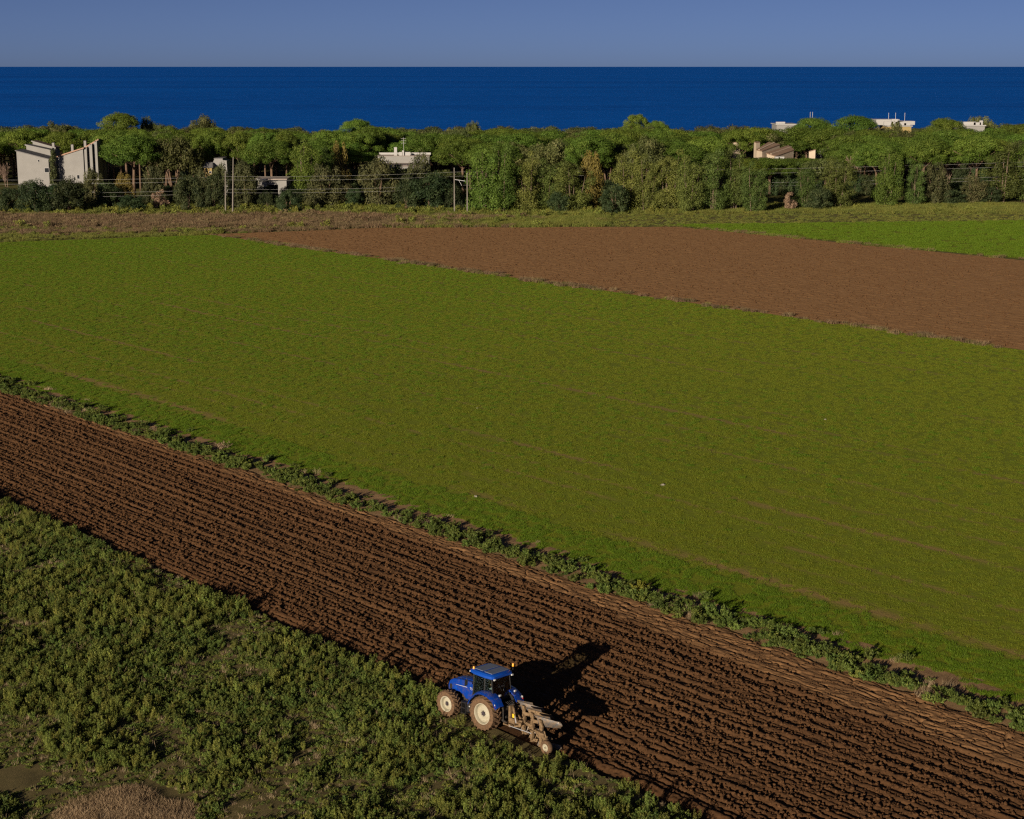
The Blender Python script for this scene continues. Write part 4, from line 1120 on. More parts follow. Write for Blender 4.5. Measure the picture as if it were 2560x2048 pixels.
pole(957, 449, 355, "left grey pole of the pair beside the bright eucalyptus", True, .0)
pole(984, 450, 366, "right grey pole of the pair beside the bright eucalyptus", False, .0)
pole(220, 402, 320, "thin pale pole standing right of the left white house", False, .05)
for k, (y0, y1, y2) in enumerate([(377, 371.5, 362), (386, 379, 371), (405, 398.5, 390), (414, 406, 397)]):
    anch = [spl(-60, y0 + 1.5, WY), spl(483, y1, WY + 1), spl(968, y2, WY + 7), spl(2300, y2 - (26 if k < 2 else 24), WY + 22)]
    b = MB(); pts = []
    for p0, p1, sag in zip(anch[:-1], anch[1:], (.35, .35, .7)):
        for i in range(14): t = i / 14; q = p0.lerp(p1, t); q.z -= sag * 4 * t * (1 - t); pts.append(q)
    pts.append(anch[-1]); b.tube(pts, .012, 4)
    o = b.build("overhead_wire", WIRE)
    tag(o, ["uppermost thin wire strung before the trees", "second thin wire from the top before the trees", "third thin wire from the top before the trees", "lowest thin wire strung before the trees"][k], "wire", "wires of the overhead line")

# ================================================================== the tractor
BLUE = paint("tractor blue paint", (0.002, 0.038, 0.28), 0.32, 0.5, 0.12, 2.0, dirt=((0.085, 0.062, 0.045), .22), coat=.25)
ROOF_B = paint("roof blue paint", (0.004, 0.058, 0.36), 0.35, 0.5, 0.15, 2.0, coat=.3)
ROOF_GREY = paint("dusty roof panel", (0.15, 0.18, 0.25), 0.7, 0.3, 0.15, 4.0)
BLACK = paint("black plastic", (0.018, 0.018, 0.02), 0.55, 0.3, 0.3, 4.0, dirt=((0.10, 0.07, 0.045), .12))
DARKM = paint("oily dark metal", (0.035, 0.032, 0.03), 0.6, 0.35, 0.4, 5.0, dirt=((0.12, 0.08, 0.05), .25))
TYRE = paint("dusty tyre rubber", (0.062, 0.045, 0.033), 0.95, 0.1, 0.45, 5.0, dirt=((0.145, 0.088, 0.05), .62))
CREAM = paint("cream rim paint", (0.38, 0.355, 0.27), 0.55, 0.35, 0.10, 4.0, dirt=((0.28, 0.22, 0.14), .2))
HUBM = paint("dark hub", (0.05, 0.04, 0.05), 0.6, 0.3, 0.3, 6.0)
MUD = paint("earth-caked plough steel", (0.15, 0.095, 0.05), 0.85, 0.2, 0.5, 5.0, dirt=((0.26, 0.18, 0.10), .38))
STEEL = paint("scoured plough steel", (0.10, 0.105, 0.115), 0.45, 0.5, 0.35, 3.0, dirt=((0.23, 0.155, 0.085), .42), metal=.3)
CHROME = paint("bright cylinder rod", (0.72, 0.72, 0.74), 0.25, 0.6, 0.1, 5.0, metal=.6)
YELLOW = paint("yellow sticker", (0.78, 0.50, 0.03), 0.5, 0.3, 0.1, 5.0)
REDL = paint("red lens", (0.45, 0.02, 0.03), 0.3, 0.5, 0.1, 5.0)
ORANGE = paint("amber beacon lens", (0.95, 0.42, 0.03), 0.25, 0.5, 0.08, 5.0)
WHITEL = paint("white lens", (0.5, 0.5, 0.48), 0.3, 0.5, 0.05, 5.0)
SEATM = paint("seat cloth", (0.03, 0.03, 0.035), 0.9, 0.1, 0.3, 6.0)
def glass_mat():
    m, n, l = new_mat("cab glass")
    t = n.new("ShaderNodeBsdfTransparent"); t.inputs[0].default_value = (0.84, 0.90, 0.88, 1)
    g = n.new("ShaderNodeBsdfGlossy"); g.inputs['Roughness'].default_value = 0.06; g.inputs[0].default_value = (0.9, 0.95, 1, 1)
    f = n.new("ShaderNodeFresnel"); f.inputs[0].default_value = 1.6
    mx = n.new("ShaderNodeMixShader"); o = n.new("ShaderNodeOutputMaterial")
    l.new(f.outputs[0], mx.inputs[0]); l.new(t.outputs[0], mx.inputs[1]); l.new(g.outputs[0], mx.inputs[2]); l.new(mx.outputs[0], o.inputs[0])
    return m
CABGLASS = glass_mat()

ROLL = math.radians(3.5)
tx, ty = uv2xy(TRACTOR_U, TRACTOR_V)
HEAD = math.atan2(UY, UX)
tractor = empty("tractor", (tx, ty, 0.0)); tractor.rotation_mode = 'XYZ'
tractor.matrix_world = Matrix.Translation((tx, ty, -0.72 * math.sin(ROLL))) @ Matrix.Rotation(HEAD + math.radians(4.5), 4, 'Z') @ Matrix.Rotation(ROLL, 4, 'X')
tag(tractor, "blue tractor with cream wheel rims pulling a plough", "tractor")

def wheel(parent, name, x, y, z, R_, W, rim_r, nl, out):
    """tyre with chevron lugs > rim > hub; out = +1 when the outer side faces +y"""
    t = MB(); h = W / 2
    t.lathe([(rim_r, -h * .80), (rim_r + .04, -h * .95), (R_ * .84, -h), (R_ * .935, -h * .9), (R_ * .955, -h * .45), (R_ * .955, h * .45), (R_ * .935, h * .9), (R_ * .84, h), (rim_r + .04, h * .95), (rim_r, h * .80)], 44)
    for k in range(nl):
        for s_ in (-1, 1):
            a = 2 * math.pi * (k + (.5 if s_ > 0 else 0)) / nl
            pts = []
            for f, da in ((0.0, 0.0), (.5, .10), (1.0, .22)):
                yy = s_ * h * (.04 + .94 * f); rr = R_ * (.985 - .05 * f * f)
                pts.append((math.cos(a - da) * rr, yy, math.sin(a - da) * rr))
            t.bar(pts[0], pts[1], .06, .085); t.bar(pts[1], pts[2], .06, .085)
    w = t.build(name, TYRE, parent, loc=(x, y, z), smooth=35)
    o = out; r = MB()
    r.lathe([(rim_r + .012, o * h * .84), (rim_r - .02, o * h * .86), (rim_r - .05, o * h * .70), (rim_r - .055, o * h * .30), (rim_r * .80, o * h * .12), (rim_r * .74, o * h * .22), (rim_r * .42, o * h * .26), (rim_r * .30, o * h * .40), (0.001, o * h * .40)], 40)
    r.lathe([(rim_r + .012, -o * h * .84), (rim_r - .05, -o * h * .7), (rim_r - .055, o * h * .28)], 40)
    rim = r.build("rim", CREAM, w, smooth=35)
    hb_ = MB(); hb_.lathe([(0.001, o * h * .62), (rim_r * .17, o * h * .60), (rim_r * .19, o * h * .40), (rim_r * .19, o * h * .30)], 20)
    for k in range(8):
        a = 2 * math.pi * k / 8; c = (math.cos(a) * rim_r * .25, o * h * .43, math.sin(a) * rim_r * .25); hb_.box(c, (.035, .06, .035))
    hb_.build("hub", HUBM, w, smooth=35)
    return w
wheel(tractor, "rear_wheel", 0, .735, .81, .81, .58, .50, 20, 1)
wheel(tractor, "rear_wheel", 0, -.735, .81, .81, .58, .50, 20, -1)
wheel(tractor, "front_wheel", 2.42, .78, .63, .63, .47, .375, 18, 1)
wheel(tractor, "front_wheel", 2.42, -.78, .63, .63, .47, .375, 18, -1)

# frame and engine
b = MB(); b.box((.45, 0, .82), (2.0, .5, .5)); b.box((1.75, 0, .85), (1.3, .46, .42)); b.tube([(0, -.55, .81), (0, .55, .81)], .16, 12)
b.box((2.42, 0, .60), (.26, 1.15, .16)); b.box((2.75, 0, .82), (.35, .5, .34)); b.box((-.35, 0, .95), (.5, .62, .5))
b.build("chassis", DARKM, tractor, bevel=.02)
# bonnet
side = [(1.06, 1.88), (1.6, 1.87), (2.15, 1.83), (2.55, 1.75), (2.82, 1.60), (2.91, 1.36), (2.88, 1.08), (2.62, 1.08), (2.40, 1.17), (2.12, 1.18), (1.86, 1.08), (1.70, .96), (1.40, .90), (1.06, .92)]
hood = MB()
rows = []
for yy, k in ((-.40, .0), (-.385, .03), (-.30, .055), (0, .075), (.30, .055), (.385, .03), (.40, 0)):
    pass
hood.prism(side, -.385, .385); hood = hood.build("bonnet", BLUE, tractor, bevel=.07, seg=4, smooth=40)
MB().prism([(1.15, 1.89), (1.6, 1.89), (2.15, 1.85), (2.5, 1.78), (2.5, 1.68), (1.15, 1.75)], -.17, .17).build("bonnet_ridge", BLUE, hood, bevel=.03, smooth=40)
for s_ in (-1, 1):
    MB().prism([(2.60, 1.22), (2.78, 1.20), (2.78, 1.44), (2.63, 1.47)], s_ * .386, s_ * .392).build("vent", BLACK, hood)
    MB().prism([(2.26, 1.30), (2.46, 1.29), (2.45, 1.44), (2.28, 1.45)], s_ * .386, s_ * .391).build("vent", ROOF_B, hood)
    MB().prism([(1.60, 1.545), (2.34, 1.500), (2.34, 1.515), (1.60, 1.568)], s_ * .386, s_ * .3905).build("stripe", WHITEL, hood)
g = MB(); g.box((2.895, 0, 1.28), (.02, .56, .36)); g.build("grille", BLACK, hood)
for s_ in (-1, 1): MB().box((2.84, s_ * .22, 1.46), (.06, .2, .08), Matrix.Rotation(math.radians(-35), 3, 'Y')).build("headlight", WHITEL, hood, bevel=.01)
def lettering(text, size, mat, parent, loc, rot, name="lettering"):
    c = bpy.data.curves.new(name, 'FONT'); c.body = text; c.size = size; c.extrude = .002; c.align_x = 'LEFT'
    t = bpy.data.objects.new(name, c); COL.objects.link(t); dg = bpy.context.evaluated_depsgraph_get()
    me = bpy.data.meshes.new_from_object(t.evaluated_get(dg)); bpy.data.objects.remove(t)
    me.materials.clear(); me.materials.append(mat)
    return link(name, me, parent, loc, rot)
lettering("T5", .17, WHITEL, hood, (1.42, .392, 1.50), (math.pi / 2, 0, math.pi))
lettering("T5", .17, WHITEL, hood, (1.20, -.392, 1.50), (math.pi / 2, 0, 0))

# cab
cabx = dict(rb=-.52, rt=-.38, bb=.18, fb=1.06, ft=.98)
def post(name, p0, p1, w=.07): MB().bar(p0, p1, w, w).build(name, BLACK, tractor, bevel=.012)
ZB, ZT, YB, YT = 1.18, 2.50, .70, .66
for s_ in (-1, 1):
    post("cab_pillar", (1.06, s_ * .52, 1.15), (.98, s_ * .60, ZT))
    post("cab_pillar", (.16, s_ * YB, 1.35), (.20, s_ * YT, ZT), .055)
    post("cab_pillar", (-.36, s_ * .62, 1.42), (-.20, s_ * .60, ZT))
    MB().bar((1.06, s_ * .55, 1.12), (.16, s_ * YB, 1.12), .07, .16).build("cab_sill", BLACK, tractor, bevel=.015)
MB().bar((-.36, -.62, 1.46), (-.36, .62, 1.46), .07, .12).build("cab_sill", BLACK, tractor, bevel=.015)
MB().box((.35, 0, 1.03), (1.45, 1.16, .10)).build("cab_floor", BLACK, tractor)
def quad_pane(name, pts, t=.012):
    MB().sheet([[pts[0], pts[1]], [pts[3], pts[2]]], t).build(name, CABGLASS, tractor)
for s_ in (-1, 1):
    y1, y2 = s_ * .57, s_ * .70
    quad_pane("door_glass", [(1.03, s_ * .535, 1.18), (.19, s_ * .705, 1.20), (.22, s_ * .665, 2.47), (.96, s_ * .605, 2.47)])
    MB().sheet([[(.13, s_ * .700, 1.48), (-.12, s_ * .715, 1.48), (-.34, s_ * .65, 1.48)], [(.17, s_ * .662, 2.47), (-.04, s_ * .672, 2.47), (-.19, s_ * .63, 2.47)]], .012).build("quarter_glass", CABGLASS, tractor, smooth=60)
    MB().tube([(.24, s_ * .73, 1.45), (.27, s_ * .735, 1.75)], .014, 6).build("door_handle", BLACK, tractor)
quad_pane("rear_glass", [(-.38, -.57, 1.54), (-.38, .57, 1.54), (-.215, .56, 2.46), (-.215, -.56, 2.46)])
quad_pane("windscreen", [(1.09, -.48, 1.85), (1.09, .48, 1.85), (1.01, .55, 2.46), (1.01, -.55, 2.46)])
# roof
rp = [(-.36, -.60), (-.28, -.71), (.1, -.78), (.85, -.76), (1.18, -.66), (1.26, -.45), (1.26, .45), (1.18, .66), (.85, .76), (.1, .78), (-.28, .71), (-.36, .60)]
def shrink(p, f, dx=0): return [((x - .34) * f + .34 + dx, y * f) for x, y in p]
levels = [(2.475, shrink(rp, .93)), (2.52, shrink(rp, 1.0)), (2.62, shrink(rp, .985)), (2.69, shrink(rp, .90)), (2.71, shrink(rp, .8))]
vs = [(x, y, z) for z, pl in levels for x, y in pl]; n = len(rp)
fs = [tuple(range(n))[::-1], tuple(range((len(levels) - 1) * n, len(levels) * n))]
for i in range(len(levels) - 1):
    for k in range(n): fs.append((i * n + k, i * n + (k + 1) % n, (i + 1) * n + (k + 1) % n, (i + 1) * n + k))
roof = MB().add(vs, fs).build("cab_roof", ROOF_B, tractor, smooth=30)
MB().box((.08, 0, 2.716), (.50, 1.14, .03)).build("roof_panel", ROOF_GREY, roof, bevel=.012)
MB().box((.72, 0, 2.714), (.54, 1.10, .026)).build("roof_panel", ROOF_GREY, roof, bevel=.012)
bc = MB().lathe([(.001, .12), (.035, .115), (.048, .085), (.05, .015), (.054, 0), (.054, -.03)], 16).build("beacon", ORANGE, roof, loc=(1.02, .58, 2.69), rot=(math.pi / 2, 0, 0), smooth=40)
MB().tube([(-.14, -.72, 2.50), (-.20, -.84, 2.52), (-.20, -.84, 2.84)], .014, 6).build("beacon_stalk", BLACK, roof)
MB().lathe([(.001, .12), (.035, .115), (.048, .085), (.05, .015), (.054, 0), (.054, -.03)], 16).build("beacon", ORANGE, roof, loc=(-.20, -.84, 2.85), rot=(math.pi / 2, 0, 0), smooth=40)
for x_, y_ in ((-.34, .60), (-.34, -.60), (1.22, .52), (1.22, -.52)):
    MB().box((x_ + (-.05 if x_ < 0 else .05), y_, 2.50), (.07, .12, .08)).build("work_light", WHITEL, roof, bevel=.015)
for s_ in (-1, 1):
    m_ = MB().tube([(1.0, s_ * .6, 2.36), (1.10, s_ * .95, 2.36), (1.10, s_ * .98, 2.20)], .013, 6).build("mirror_arm", BLACK, tractor)
    MB().box((1.10, s_ * .99, 2.06), (.05, .19, .30)).build("mirror", BLACK, m_, bevel=.02)
# inside
seat = MB(); seat.box((.06, 0, 1.42), (.5, .5, .14)); seat.box((-.20, 0, 1.78), (.13, .48, .62), Matrix.Rotation(math.radians(-8), 3, 'Y')); seat.box((.02, 0, 1.22), (.3, .3, .3))
seat.build("seat", SEATM, tractor, bevel=.04)
d_ = MB(); d_.box((.92, 0, 1.45), (.2, .5, .62)); d_.build("dashboard", BLACK, tractor, bevel=.03)
sw = MB(); ring = []
for k in range(25):
    a = 2 * math.pi * k / 24; ring.append((.66 + .19 * math.cos(a) * .8, .19 * math.sin(a), 1.80 + .19 * math.cos(a) * .6))
sw.tube(ring, .015, 6); sw.tube([(.66, 0, 1.80), (.86, 0, 1.60)], .025, 6); sw.build("steering_wheel", BLACK, tractor, smooth=40)
con = MB(); con.box((.15, -.42, 1.45), (.75, .18, .3)); con.build("console", BLACK, tractor, bevel=.02)
MB().box((-.27, .50, 1.86), (.02, .20, .32)).build("yellow_plate", YELLOW, tractor)
MB().box((-.20, .47, 1.60), (.14, .2, .05)).build("white_tray", WHITEL, tractor)
MB().tube([(-.34, -.1, 1.60), (-.30, .22, 2.20)], .010, 6).build("wiper", BLACK, tractor)

# rear mudguards
for s_ in (-1, 1):
    rows = []
    for k in range(13):
        a = math.radians(18 + (150 - 18) * k / 12); r_ = .95 + (.05 if 60 < math.degrees(a) < 130 else 0)
        zz = .81 + r_ * math.sin(a); xx = r_ * 1.02 * math.cos(a)
        if math.degrees(a) > 120: xx -= .04
        rows.append([(xx, s_ * .46, zz + .02), (xx, s_ * .72, zz + .03), (xx, s_ * .93, zz), (xx * .985, s_ * 1.0, zz - .06)])
    f = MB().sheet(rows, .035).build("mudguard", BLUE, tractor, smooth=50)
    inn = [(.93 * math.cos(math.radians(a)), .81 + .93 * math.sin(math.radians(a))) for a in range(18, 151, 11)]
    MB().prism(inn + [(-.55, 1.0), (.5, 1.0)], s_ * .445, s_ * .462).build("inner_panel", BLACK, f)
    MB().box((-.50, s_ * .66, 1.63), (.5, .36, .12), Matrix.Rotation(math.radians(-26), 3, 'Y')).build("guard_shoulder", BLUE, f, bevel=.05, seg=3)
    MB().box((-.76, s_ * .95, 1.44), (.10, .05, .09)).build("tail_light", WHITEL, f, bevel=.01)
    MB().box((-.79, s_ * .95, 1.36), (.10, .05, .07)).build("tail_light", REDL, f, bevel=.01)
    MB().tube([(-.66, s_ * .52, 1.62), (-.68, s_ * .52, 1.76)], .012, 6).build("lamp_stalk", BLACK, f)
    MB().box((-.69, s_ * .52, 1.80), (.06, .13, .09)).build("work_light", WHITEL, f, bevel=.015)
    # front arch of the guard and the front wheel guards
    fr = []
    for k in range(7):
        a = math.radians(45 + 90 * k / 6); fr.append([(2.42 + .68 * math.cos(a), s_ * .58, .62 + .68 * math.sin(a)), (2.42 + .68 * math.cos(a), s_ * .92, .62 + .68 * math.sin(a))])
# fuel tank, steps, exhaust
tk = MB(); tk.box((.98, .60, .78), (.62, .40, .50)); tk.build("fuel_tank", BLACK, tractor, bevel=.06, seg=3)
MB().box((.98, -.60, .78), (.62, .40, .50)).build("fuel_tank", BLACK, tractor, bevel=.06, seg=3)
st = MB()
for z_ in (.45, .72, .98): st.box((1.34, .74, z_), (.30, .28, .035))
st.box((1.20, .74, .72), (.03, .26, .62)); st.box((1.48, .74, .72), (.03, .26, .62)); st.build("steps", BLACK, tractor)
MB().box((1.0, .805, .86), (.06, .012, .06)).build("tank_mark", WHITEL, tractor)
MB().tube([(1.16, -.50, 1.6), (1.16, -.52, 2.5), (1.10, -.52, 2.64)], [.055, .05, .045], 10).build("exhaust_pipe", DARKM, tractor, smooth=40)
# linkage
lk = MB()
for s_ in (-1, 1):
    lk.bar((-.30, s_ * .28, .62), (-1.12, s_ * .42, .55), .07, .09); lk.bar((-.42, s_ * .30, 1.12), (-.80, s_ * .38, 1.18), .07); lk.bar((-.80, s_ * .38, 1.18), (-.84, s_ * .38, .60), .045)
lk.box((-.45, 0, .62), (.5, .16, .12)); lk.build("lower_links", DARKM, tractor, bevel=.01)
MB().tube([(-.45, 0, 1.10), (-1.15, -.05, 1.24)], .035, 8).build("top_link", DARKM, tractor)
for k, y_ in enumerate((-.18, -.08, .05, .16)):
    MB().tube([(-.52, y_, 1.25), (-.75, y_, 1.42), (-1.0, y_ * .6, 1.28)], .014, 5).build("hydraulic_hose", BLACK, tractor)

# ------------------------------------------------------------------ driver
SKIN = paint("skin", (0.42, 0.25, 0.17), 0.6, 0.3, 0.1, 6.0)
SHIRT = paint("pale blue work shirt", (0.42, 0.50, 0.52), 0.9, 0.1, 0.25, 9.0)
VEST = paint("yellow-green trousers", (0.30, 0.38, 0.04), 0.9, 0.1, 0.25, 9.0)
HAIR = paint("grey hair", (0.30, 0.29, 0.28), 0.8, 0.2, 0.3, 20.0)
def skinned(name, mat, pts, edges, root, parent, sub=1):
    me = bpy.data.meshes.new(name); me.from_pydata([p[:3] for p in pts], edges, []); me.update()
    o = link(name, me, parent); sk = o.modifiers.new("skin", 'SKIN'); sk.use_smooth_shade = True
    for i, p in enumerate(pts):
        d = me.skin_vertices[0].data[i]; d.radius = (p[3], p[4] if len(p) > 4 else p[3]); d.use_root = (i == root)
    s_ = o.modifiers.new("sub", 'SUBSURF'); s_.levels = sub; s_.render_levels = sub
    me.materials.append(mat); return o
# seated, looking ahead, both hands on the steering wheel
pts = [(.08, 0, 1.56, .13, .15), (.04, 0, 1.78, .12, .15), (.03, 0, 2.00, .11, .16), (.05, 0, 2.13, .06), (.08, 0, 2.19, .055), (.10, 0, 2.27, .085, .075), (.10, 0, 2.36, .09, .08), (.19, 0, 2.265, .018)]
edges = [(0, 1), (1, 2), (2, 3), (3, 4), (4, 5), (5, 6), (5, 7)]
hands = []
for s_ in (-1, 1):
    i = len(pts)
    pts += [(.03, s_ * .19, 2.02, .06), (.16, s_ * .26, 1.78, .046), (.44, s_ * .20, 1.82, .036), (.51, s_ * .165, 1.85, .036, .02)]
    edges += [(2, i), (i, i + 1), (i + 1, i + 2), (i + 2, i + 3)]
    for k, (dy, L) in enumerate(((.028, .060), (.010, .070), (-.010, .064), (-.028, .052))):
        j = len(pts); pts += [(.555, s_ * (.165 + dy), 1.872, .010), (.60, s_ * (.17 + dy), 1.868 - .01 * k / 3, .009), (.60 - .01, s_ * (.172 + dy), 1.868 - L * .55, .008)]
        edges += [(i + 3, j), (j, j + 1), (j + 1, j + 2)]
    j = len(pts); pts += [(.53, s_ * .135, 1.845, .012), (.57, s_ * .125, 1.83, .010)]; edges += [(i + 3, j), (j, j + 1)]
for s_ in (-1, 1):
    i = len(pts); pts += [(.12, s_ * .10, 1.54, .095), (.52, s_ * .16, 1.56, .072), (.62, s_ * .16, 1.18, .05), (.72, s_ * .16, 1.12, .045, .035)]
    edges += [(0, i), (i, i + 1), (i + 1, i + 2), (i + 2, i + 3)]
driver = skinned("person", SKIN, pts, edges, 0, None, 1)
driver.matrix_world = tractor.matrix_world.copy()
tag(driver, "person in a pale shirt and yellow-green trousers seated at the wheel inside the cab", "person")
skinned("shirt", SHIRT, [(.08, 0, 1.55, .15, .17), (.04, 0, 1.78, .14, .175), (.03, 0, 2.00, .125, .185), (.05, 0, 2.10, .075), (.03, .19, 2.02, .078), (.16, .26, 1.78, .064), (.38, .215, 1.81, .052), (.03, -.19, 2.02, .078), (.16, -.26, 1.78, .064), (.38, -.215, 1.81, .052)],
        [(0, 1), (1, 2), (2, 3), (2, 4), (4, 5), (5, 6), (2, 7), (7, 8), (8, 9)], 0, driver)
skinned("trousers", VEST, [(.08, 0, 1.53, .15, .17), (.12, .10, 1.53, .112), (.52, .16, 1.56, .088), (.61, .16, 1.22, .07), (.12, -.10, 1.53, .112), (.52, -.16, 1.56, .088), (.61, -.16, 1.22, .07)],
        [(0, 1), (1, 2), (2, 3), (0, 4), (4, 5), (5, 6)], 0, driver)
hr = MB(); rows = []
for i in range(6):
    th = math.radians(8 + 70 * i / 5); rows.append([(.085 + .112 * math.sin(th) * math.cos(a), .098 * math.sin(th) * math.sin(a), 2.345 + .112 * math.cos(th)) for a in [math.radians(40 + 280 * k / 12) for k in range(13)]])
hr.sheet(rows, .02).build("hair", HAIR, driver, smooth=60)

# ------------------------------------------------------------------ the reversible plough
plough = empty("reversible_plough", (tx, ty, 0)); plough.matrix_world = Matrix.Translation((tx, ty, -.05)) @ Matrix.Rotation(HEAD, 4, 'Z') @ Matrix.Rotation(ROLL * .4, 4, 'X')
tag(plough, "earth-caked reversible plough hitched behind the blue tractor", "plough")
ZBEAM = .64
b0, b1 = Vector((-1.25, -.52, ZBEAM)), Vector((-3.75, .30, ZBEAM))
MB().bar(b0, b1, .15, .15).build("beam", MUD, plough, bevel=.015)
hs_ = MB(); hs_.box((-1.08, 0, .82), (.14, .22, 1.05)); hs_.bar((-1.08, -.46, .55), (-1.08, .46, .55), .09, .10); hs_.box((-1.28, 0, .66), (.40, .30, .30)); hs_.bar((-1.10, -.05, 1.30), (-1.55, -.2, .78), .08)
hs_.tube([(-1.3, 0, .64), (-1.75, -.15, .64)], .12, 10); hs_.build("headstock", MUD, plough, bevel=.015)
MB().bar((-1.35, -.5, .64), (-1.75, .05, .64), .12, .14).build("cross_bar", MUD, plough, bevel=.01)
cy_ = MB().tube([(-1.30, .05, 1.30), (-1.50, .14, .98)], .055, 10).build("turnover_cylinder", MUD, plough, smooth=40)
MB().tube([(-1.50, .14, .98), (-1.66, .20, .70)], .028, 8).build("cylinder_rod", CHROME, cy_, smooth=40)
MB().box((-1.46, .20, 1.0), (.12, .02, .18)).build("warning_plate", YELLOW, cy_)
MB().tube([(-1.45, .50, .60), (-2.95, .42, .66)], .022, 8).build("adjusting_rod", METAL, plough)
MB().tube([(-1.08, .46, .55), (-1.5, .50, .60)], .03, 8).build("adjusting_rod", MUD, plough)
for i, f in enumerate((.10, .46, .82)):
    c = b0.lerp(b1, f)
    for sg_ in (1, -1):                                    # upper set idle in the air, lower set in the ground
        L = MB(); L.prism([(c.x + .10, c.z + sg_ * .06), (c.x - .10, c.z + sg_ * .06), (c.x - .13, c.z + sg_ * .42), (c.x - .02, c.z + sg_ * .70), (c.x + .13, c.z + sg_ * .72), (c.x + .06, c.z + sg_ * .40)], c.y - .045, c.y + .045)
        leg = L.build("leg", MUD, plough, bevel=.012)
        rows = []
        for a in range(10):
            s_ = a / 9; row_ = []
            for b_ in range(6):
                t = b_ / 5
                zt = .80 - .46 * t * (1 - .18 * s_) - .10 * s_ ** 2 * (1 - t)
                x_ = c.x + .34 - 1.22 * s_ - .16 * t * (1 - s_) + .10 * (t - .5) ** 2
                y_ = c.y - .05 - .46 * s_ ** 1.35 - (.10 + .10 * s_) * t * (1 - t * .3) + .05 * math.sin(math.pi * t)
                row_.append((x_, y_, c.z + sg_ * zt))
            rows.append(row_)
        # pointed tail
        for b_ in range(6):
            t = b_ / 5; p_ = rows[-1][b_]; rows[-1][b_] = (p_[0] + .30 * abs(t - .45) * 1.2, p_[1], p_[2])
        MB().sheet(rows, .022).build("mouldboard", STEEL if i != 1 else MUD, leg, smooth=50)
        sh = MB().add([(c.x + .50, c.y - .02, c.z + sg_ * .84), (c.x + .22, c.y - .03, c.z + sg_ * .70), (c.x - .20, c.y - .36, c.z + sg_ * .83), (c.x - .30, c.y - .30, c.z + sg_ * .76), (c.x + .45, c.y + .03, c.z + sg_ * .80), (c.x - .12, c.y - .26, c.z + sg_ * .72)],
                      [(0, 1, 5, 3, 2), (0, 2, 3, 4), (4, 3, 5, 1), (0, 4, 1)]).build("share", STEEL, leg)
        sk_ = MB(); sk_.bar((c.x + .50, c.y + .02, c.z + sg_ * .06), (c.x + .62, c.y + .0, c.z + sg_ * .46), .05, .06)
        sk_.sheet([[(c.x + .70, c.y, c.z + sg_ * .56), (c.x + .64, c.y, c.z + sg_ * .40)], [(c.x + .40, c.y - .16, c.z + sg_ * .54), (c.x + .38, c.y - .18, c.z + sg_ * .38)]], .015); sk_.build("skimmer", MUD, leg)
        MB().box((c.x + .04, c.y + .0, c.z + sg_ * .10), (.30, .16, .12)).build("clamp", MUD, leg, bevel=.015)
ar = MB(); ar.bar((-3.70, .28, ZBEAM), (-4.02, .36, ZBEAM - .05), .10, .12); ar.bar((-4.02, .36, .62), (-4.02, .32, .34), .07, .08); ar.bar((-3.8, .28, .66), (-3.72, .34, 1.0), .06); ar.tube([(-4.02, .30, .34), (-4.02, .50, .34)], .03, 8)
ar.box((-3.55, .30, .78), (.34, .16, .16)); ar.box((-3.3, .22, .82), (.1, .3, .1)); ar.build("wheel_arm", MUD, plough, bevel=.01)
t = MB(); t.lathe([(.17, -.08), (.22, -.115), (.30, -.11), (.335, -.07), (.34, 0), (.335, .07), (.30, .11), (.22, .115), (.17, .08)], 32)
dw = t.build("depth_wheel", TYRE, plough, loc=(-4.02, .46, .34), smooth=40)
MB().lathe([(.175, .085), (.15, .08), (.12, .04), (.06, .05), (.05, .09), (.001, .09)], 24).build("rim", CREAM, dw, smooth=40)
MB().lathe([(.001, .12), (.03, .115), (.035, .05)], 12).build("hub", HUBM, dw, smooth=40)

# ================================================================== small things of the near land
STRAW = foliage("bleached straw", (0.26, 0.18, 0.10), (0.36, 0.255, 0.145), (0.42, 0.31, 0.185), 0.12, 0.15, 0.008)
STRAW_G = paint("straw litter", (0.33, 0.235, 0.135), 0.95, 0.1, 0.45, 3.0)
R = np.random.default_rng(77)
md = empty("straw_mound", (mound_c.x, mound_c.y, 0))
r_ = []
nr, na = 14, 36
V = [(0, 0, .20)]; Fc = []
for i in range(1, nr):
    f = i / (nr - 1)
    for k in range(na):
        a = 6.2832 * k / na; w = 1 + .12 * math.sin(3 * a + 1) + .08 * math.sin(5 * a)
        V.append((2.9 * f * w * math.cos(a), 4.0 * f * w * math.sin(a), .20 * (1 - f * f) ** .8 + .07 * float(vnoise(np.array(6 * f * math.cos(a) + 20), np.array(6 * f * math.sin(a) + 20))) - .05))
for k in range(na): Fc.append((0, 1 + k, 1 + (k + 1) % na))
b = MB(); b.add(V, Fc + [(1 + (i - 1) * na + k, 1 + i * na + k, 1 + i * na + (k + 1) % na, 1 + (i - 1) * na + (k + 1) % na) for i in range(1, nr - 1) for k in range(na)])
b.build("heap", STRAW_G, md, smooth=60)
n = 24000
a = R.random(n) * 6.283; f = np.sqrt(R.random(n)); w = 1 + .12 * np.sin(3 * a + 1) + .08 * np.sin(5 * a)
P = np.stack([2.95 * f * w * np.cos(a), 4.05 * f * w * np.sin(a), .20 * (1 - np.minimum(f, 1) ** 2) ** .8 - .04], 1)
hgt = (.07 + .17 * R.random(n)) * (.5 + fbm(P[:, 0] * 1.3 + 40, P[:, 1] * 1.3 + 40, 2)); ang = R.random(n) * 6.283; wd = .006 + .007 * R.random(n)
side = np.stack([np.cos(ang), np.sin(ang), 0 * ang], 1) * wd[:, None]
tip = P + np.stack([R.normal(0, .55, n) * hgt, R.normal(0, .55, n) * hgt, hgt], 1)
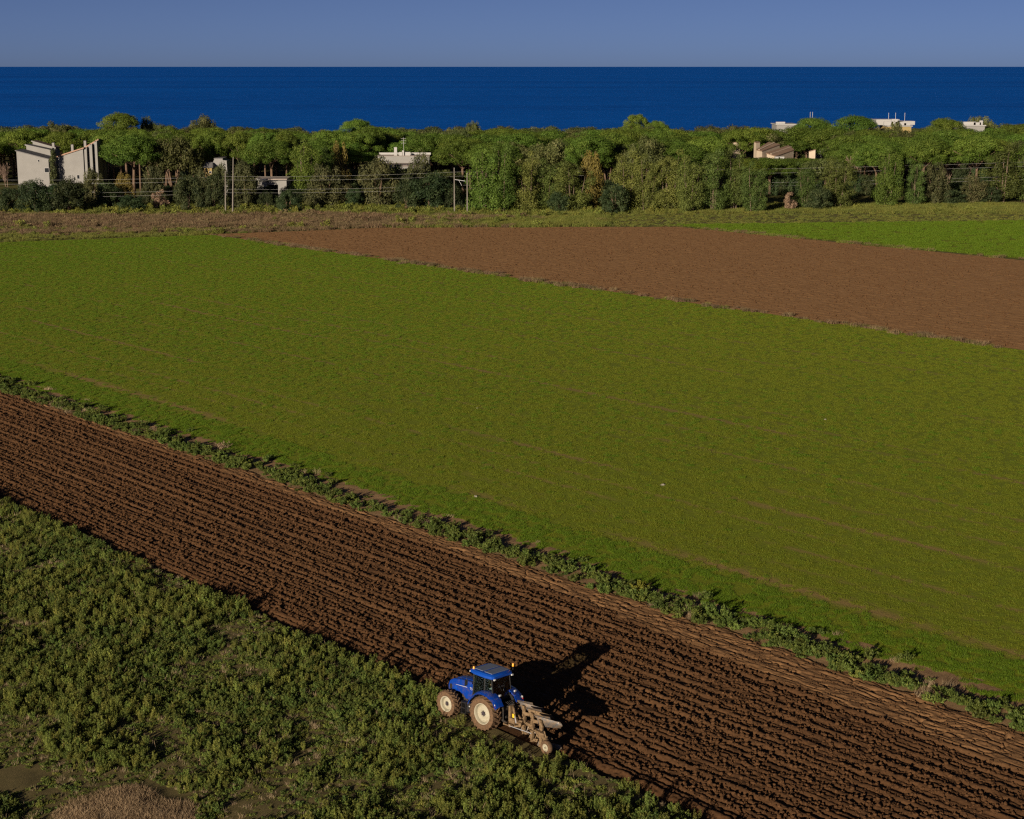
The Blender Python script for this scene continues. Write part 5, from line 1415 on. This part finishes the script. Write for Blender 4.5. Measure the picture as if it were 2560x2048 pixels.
V = np.stack([P - side, P + side, tip], 1).reshape(-1, 3)
o = link("straw", np_mesh("straw", V, np.arange(3 * n).reshape(-1, 3), STRAW, False, {"tint": ('FLOAT', 'POINT', np.repeat(R.random(n), 3))}), md)
o['kind'] = 'stuff'
tag(md, "pale mound of dry straw-coloured grass at the bottom left corner", "mound")
# bushes in the margin that stand out
def margin_bush(sx, sy, s_, src, name, label, zs=1.0):
    g = sg(sx, sy); o = link(name, src.data, None, (g.x, g.y, 0), (0, 0, random.uniform(0, 6)), (s_, s_, s_ * zs)); tag(o, label, "bush")
YG = weed_mesh("yellow_bush", 501, .75, 1.1, 14, 44, foliage("yellow-green bush leaves", (0.10, 0.115, 0.012), (0.20, 0.20, 0.025), (0.27, 0.25, 0.04), .1, .3, .01), .11, .6)
g = sg(1350, 1246); o = link("leafy_bush", YG, None, (g.x, g.y, 0)); tag(o, "yellow-green leafy bush standing out in the weed line above the tractor", "bush")
g = sg(1510, 1300); o = link("leafy_bush", m_src[0].data, None, (g.x, g.y, 0), (0, 0, 1), (1.3, 1.3, 1.5)); tag(o, "tall dark bush in the weed line right of the yellow-green one", "bush")
DS = weed_mesh("dry_margin_bush", 505, .8, 1.3, 14, 36, W_DRY, .07, .2)
for sx, sy, lab in ((470, 945, "brown dry bush casting a long shadow in the weed line at the left"),):
    g = sg(sx, sy); o = link("dry_bush", DS, None, (g.x, g.y, 0), (0, 0, random.uniform(0, 6)), (1.15, 1.15, 1.0)); tag(o, lab, "bush")
# pale stones in the crop
STONE = paint("pale field stone", (0.33, 0.30, 0.24), 0.9, 0.1, 0.2, 8.0)
for sx, sy, r_, lab in ((1005, 863, .16, "small pale stone lying in the middle of the green crop"), (1395, 1026, .22, "largest pale stone in the green crop, right of the middle"), (1737, 886, .15, "small pale stone at the end of the bare seam in the crop"), (1002, 1048, .14, "small pale stone near the near edge of the crop")):
    g = sg(sx, sy); bmm = bmesh.new(); bmesh.ops.create_icosphere(bmm, subdivisions=2, radius=1)
    for p in bmm.verts: p.co *= random.uniform(.8, 1.15)
    me = bpy.data.meshes.new("field_stone"); bmm.to_mesh(me); bmm.free(); me.materials.append(STONE)
    o = link("field_stone", me, None, (g.x, g.y, r_ * .45), (0, 0, random.uniform(0, 6)), (r_ * 1.3, r_, r_ * .8)); tag(o, lab, "stone")
